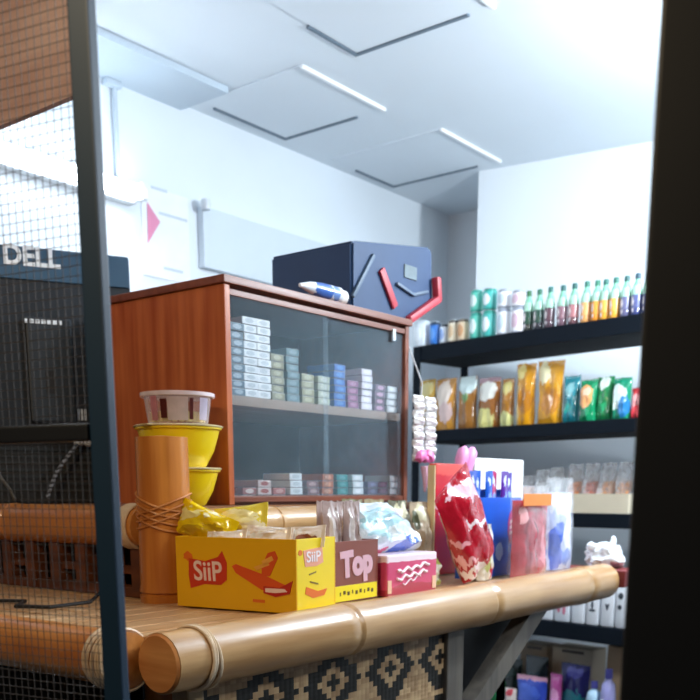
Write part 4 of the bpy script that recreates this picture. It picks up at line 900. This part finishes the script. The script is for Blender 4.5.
# fifth shelf: boxes and wash goods
def sbox(u0, u1, vt, q0, q1, c, label, name, mk=None, cat='box', h0=0, vref=660, shelf=4):
    tt0, tt1 = sh(u0, vref, q0)[0], sh(u1, vref, q0)[0]; z1 = sh((u0 + u1) / 2, vt, q0)[1]; w = abs(tt0 - tt1)
    t = thing(name, label, cat, spos((tt0 + tt1) / 2, q0, TOPS[shelf] + .001 + h0), SA); hh = z1 - TOPS[shelf] - h0
    b = BM(); box2(b, (-w / 2, 0, 0), (w / 2, q1 - q0, hh), .004); bd = link('box', b, c, t)
    if mk: b = BM(); box2(b, (-w * .25, -.001, hh - .022), (w * .3, .0003, hh - .01)); link('printed_mark', b, mk, bd)
    return hh
DK = mat('5A4A40', .5, name='brown_ink'); BE2 = mat('C8B8A0', .6, var=.08, name='beige_card2')
sbox(552, 592, 648, .17, .27, BE2, 'wide beige carton at the back of the bottom shelf with brown print', 'beige_carton', DK)
sbox(520, 547, 644, .18, .27, mat('A8937C', .6, name='tan_card'), 'tan carton at the back of the bottom shelf, left of the wide beige one', 'beige_carton', DK)
sbox(607, 630, 647, .12, .24, mat('B89A78', .6, name='kraft_card'), 'kraft carton standing upright at the right of the bottom shelf', 'kraft_carton')
for k, (u0, u1, vt, c, blobs, lab, q) in enumerate((
        (499, 522, 658, '14201E', [(.5, .7, .3, .1, '2A3A36')], 'black refuse bag pack behind the green packet on the bottom shelf', .12),
        (524, 548, 656, '18222A', [(.5, .6, .3, .1, '30404A')], 'black wrapped pack in the middle of the bottom shelf', .125),
        (466, 490, 690, '2A62C0', [(.5, .8, .4, .15, '88B0E8')], 'blue detergent packet at the left of the bottom shelf', .04),
        (481, 506, 680, '3E9A58', [(.5, .7, .3, .2, 'E4F0E8'), (.2, .5, .2, .2, 'B8D860')], 'green and white detergent packet on the bottom shelf', .10),
        (505, 517, 688, 'D8C8C0', [(.5, .8, .3, .15, 'C83A48')], 'white packet with red print on the bottom shelf', .035),
        (516, 548, 676, '3A52C0', [(.35, .55, .5, .22, '4C6CD8')], 'blue and pink detergent pack in the front of the bottom shelf', .05),
        (550, 562, 674, 'C85AA0', [(.5, .5, .4, .2, 'E8A0CC')], 'narrow magenta packet on the bottom shelf', .05),
        (560, 590, 664, '2C2A68', [(.5, .25, .4, .12, 'D8E4F4'), (.5, .35, .5, .18, '2A8490'), (.5, .85, .3, .1, '4A48A0')], 'dark purple detergent pouch with white lettering shape on the bottom shelf', .085))):
    bands = [(.88, 1.1, 'E8A8C0')] if k == 5 else ()
    refill(u0, u1, vt, c, blobs, lab, 160 + k, 4, q, bands, group='wash goods on the bottom shelf', name='detergent_pack', vref=690, d=.04)
for k, (u0, u1, vt, c, lab) in enumerate(((588, 602, 680, 'B8D8EC', 'pale blue bottle on the bottom shelf'), (602, 616, 668, 'A8A4D8', 'lilac bottle with a cap beside the kraft carton'))):
    tt = sh((u0 + u1) / 2, 690, .05)[0]; w = abs(sh(u0, 690, .05)[0] - sh(u1, 690, .05)[0]); h = sh(u0, vt, .05)[1] - TOPS[4]; r = w / 2
    t = thing('soap_bottle', lab, 'bottle', spos(tt, .045, TOPS[4] + .001), SA)
    b = BM(); lathe(b, [(0, 0), (r * .9, 0), (r, .006), (r * .97, h * .6), (r * .8, h * .76), (r * .4, h * .82), (r * .4, h * .88), (0, h * .88)], seg=20); link('body', b, printed('soap_%d' % k, c, [(.4, .4, .25, .2, 'F4F8FC'), (.6, .25, .2, .1, '4A70B8')], (), .3, .4, .2, k), t, True)
    b = BM(); lathe(b, [(r * .45, h * .85), (r * .48, h * .86), (r * .44, h), (0, h)], seg=14); link('cap', b, mat('5A58A8', .4, name='violet_cap'), t, True)

# ------------------------------------------------------------------ light
W = bpy.data.worlds.new('world'); S.world = W; W.use_nodes = True
bg = W.node_tree.nodes['Background']; bg.inputs[0].default_value = (.55, .68, .9, 1); bg.inputs[1].default_value = .05
def area(name, loc, target, size, sy, power, col):
    l = bpy.data.lights.new(name, 'AREA'); l.shape = 'RECTANGLE'; l.size = size; l.size_y = sy; l.energy = power; l.color = col
    o = bpy.data.objects.new(name, l); COL.objects.link(o); o.location = loc
    o.rotation_euler = (Vector(target) - Vector(loc)).to_track_quat('-Z', 'Y').to_euler(); return o
def point(name, loc, power, col, rad=.08):
    l = bpy.data.lights.new(name, 'POINT'); l.energy = power; l.color = col; l.shadow_soft_size = rad
    o = bpy.data.objects.new(name, l); COL.objects.link(o); o.location = loc; return o
point('room_bulb', (2.8, .5, ZC - .40), 105, (.82, .92, 1), .09)
point('counter_fill', (1.6, -.45, ZC - .40), 42, (.88, .95, 1), .09)  # added unseen light, brightens the goods and ceiling from the front
area('wall_tube_light', (1.95, 2.56, zt), (2.1, 1.2, 1.2), .5, .06, 4, (.82, .92, 1))
area('porch_lamp', (-.15, .85, 2.15), (1.3, 1.2, 1.05), .25, .25, 12, (1, .78, .5))

S.view_settings.view_transform = 'Standard'; S.view_settings.look = 'None'; S.view_settings.gamma = 1
S.view_settings.exposure = 0.0; S.view_settings.use_curve_mapping = False
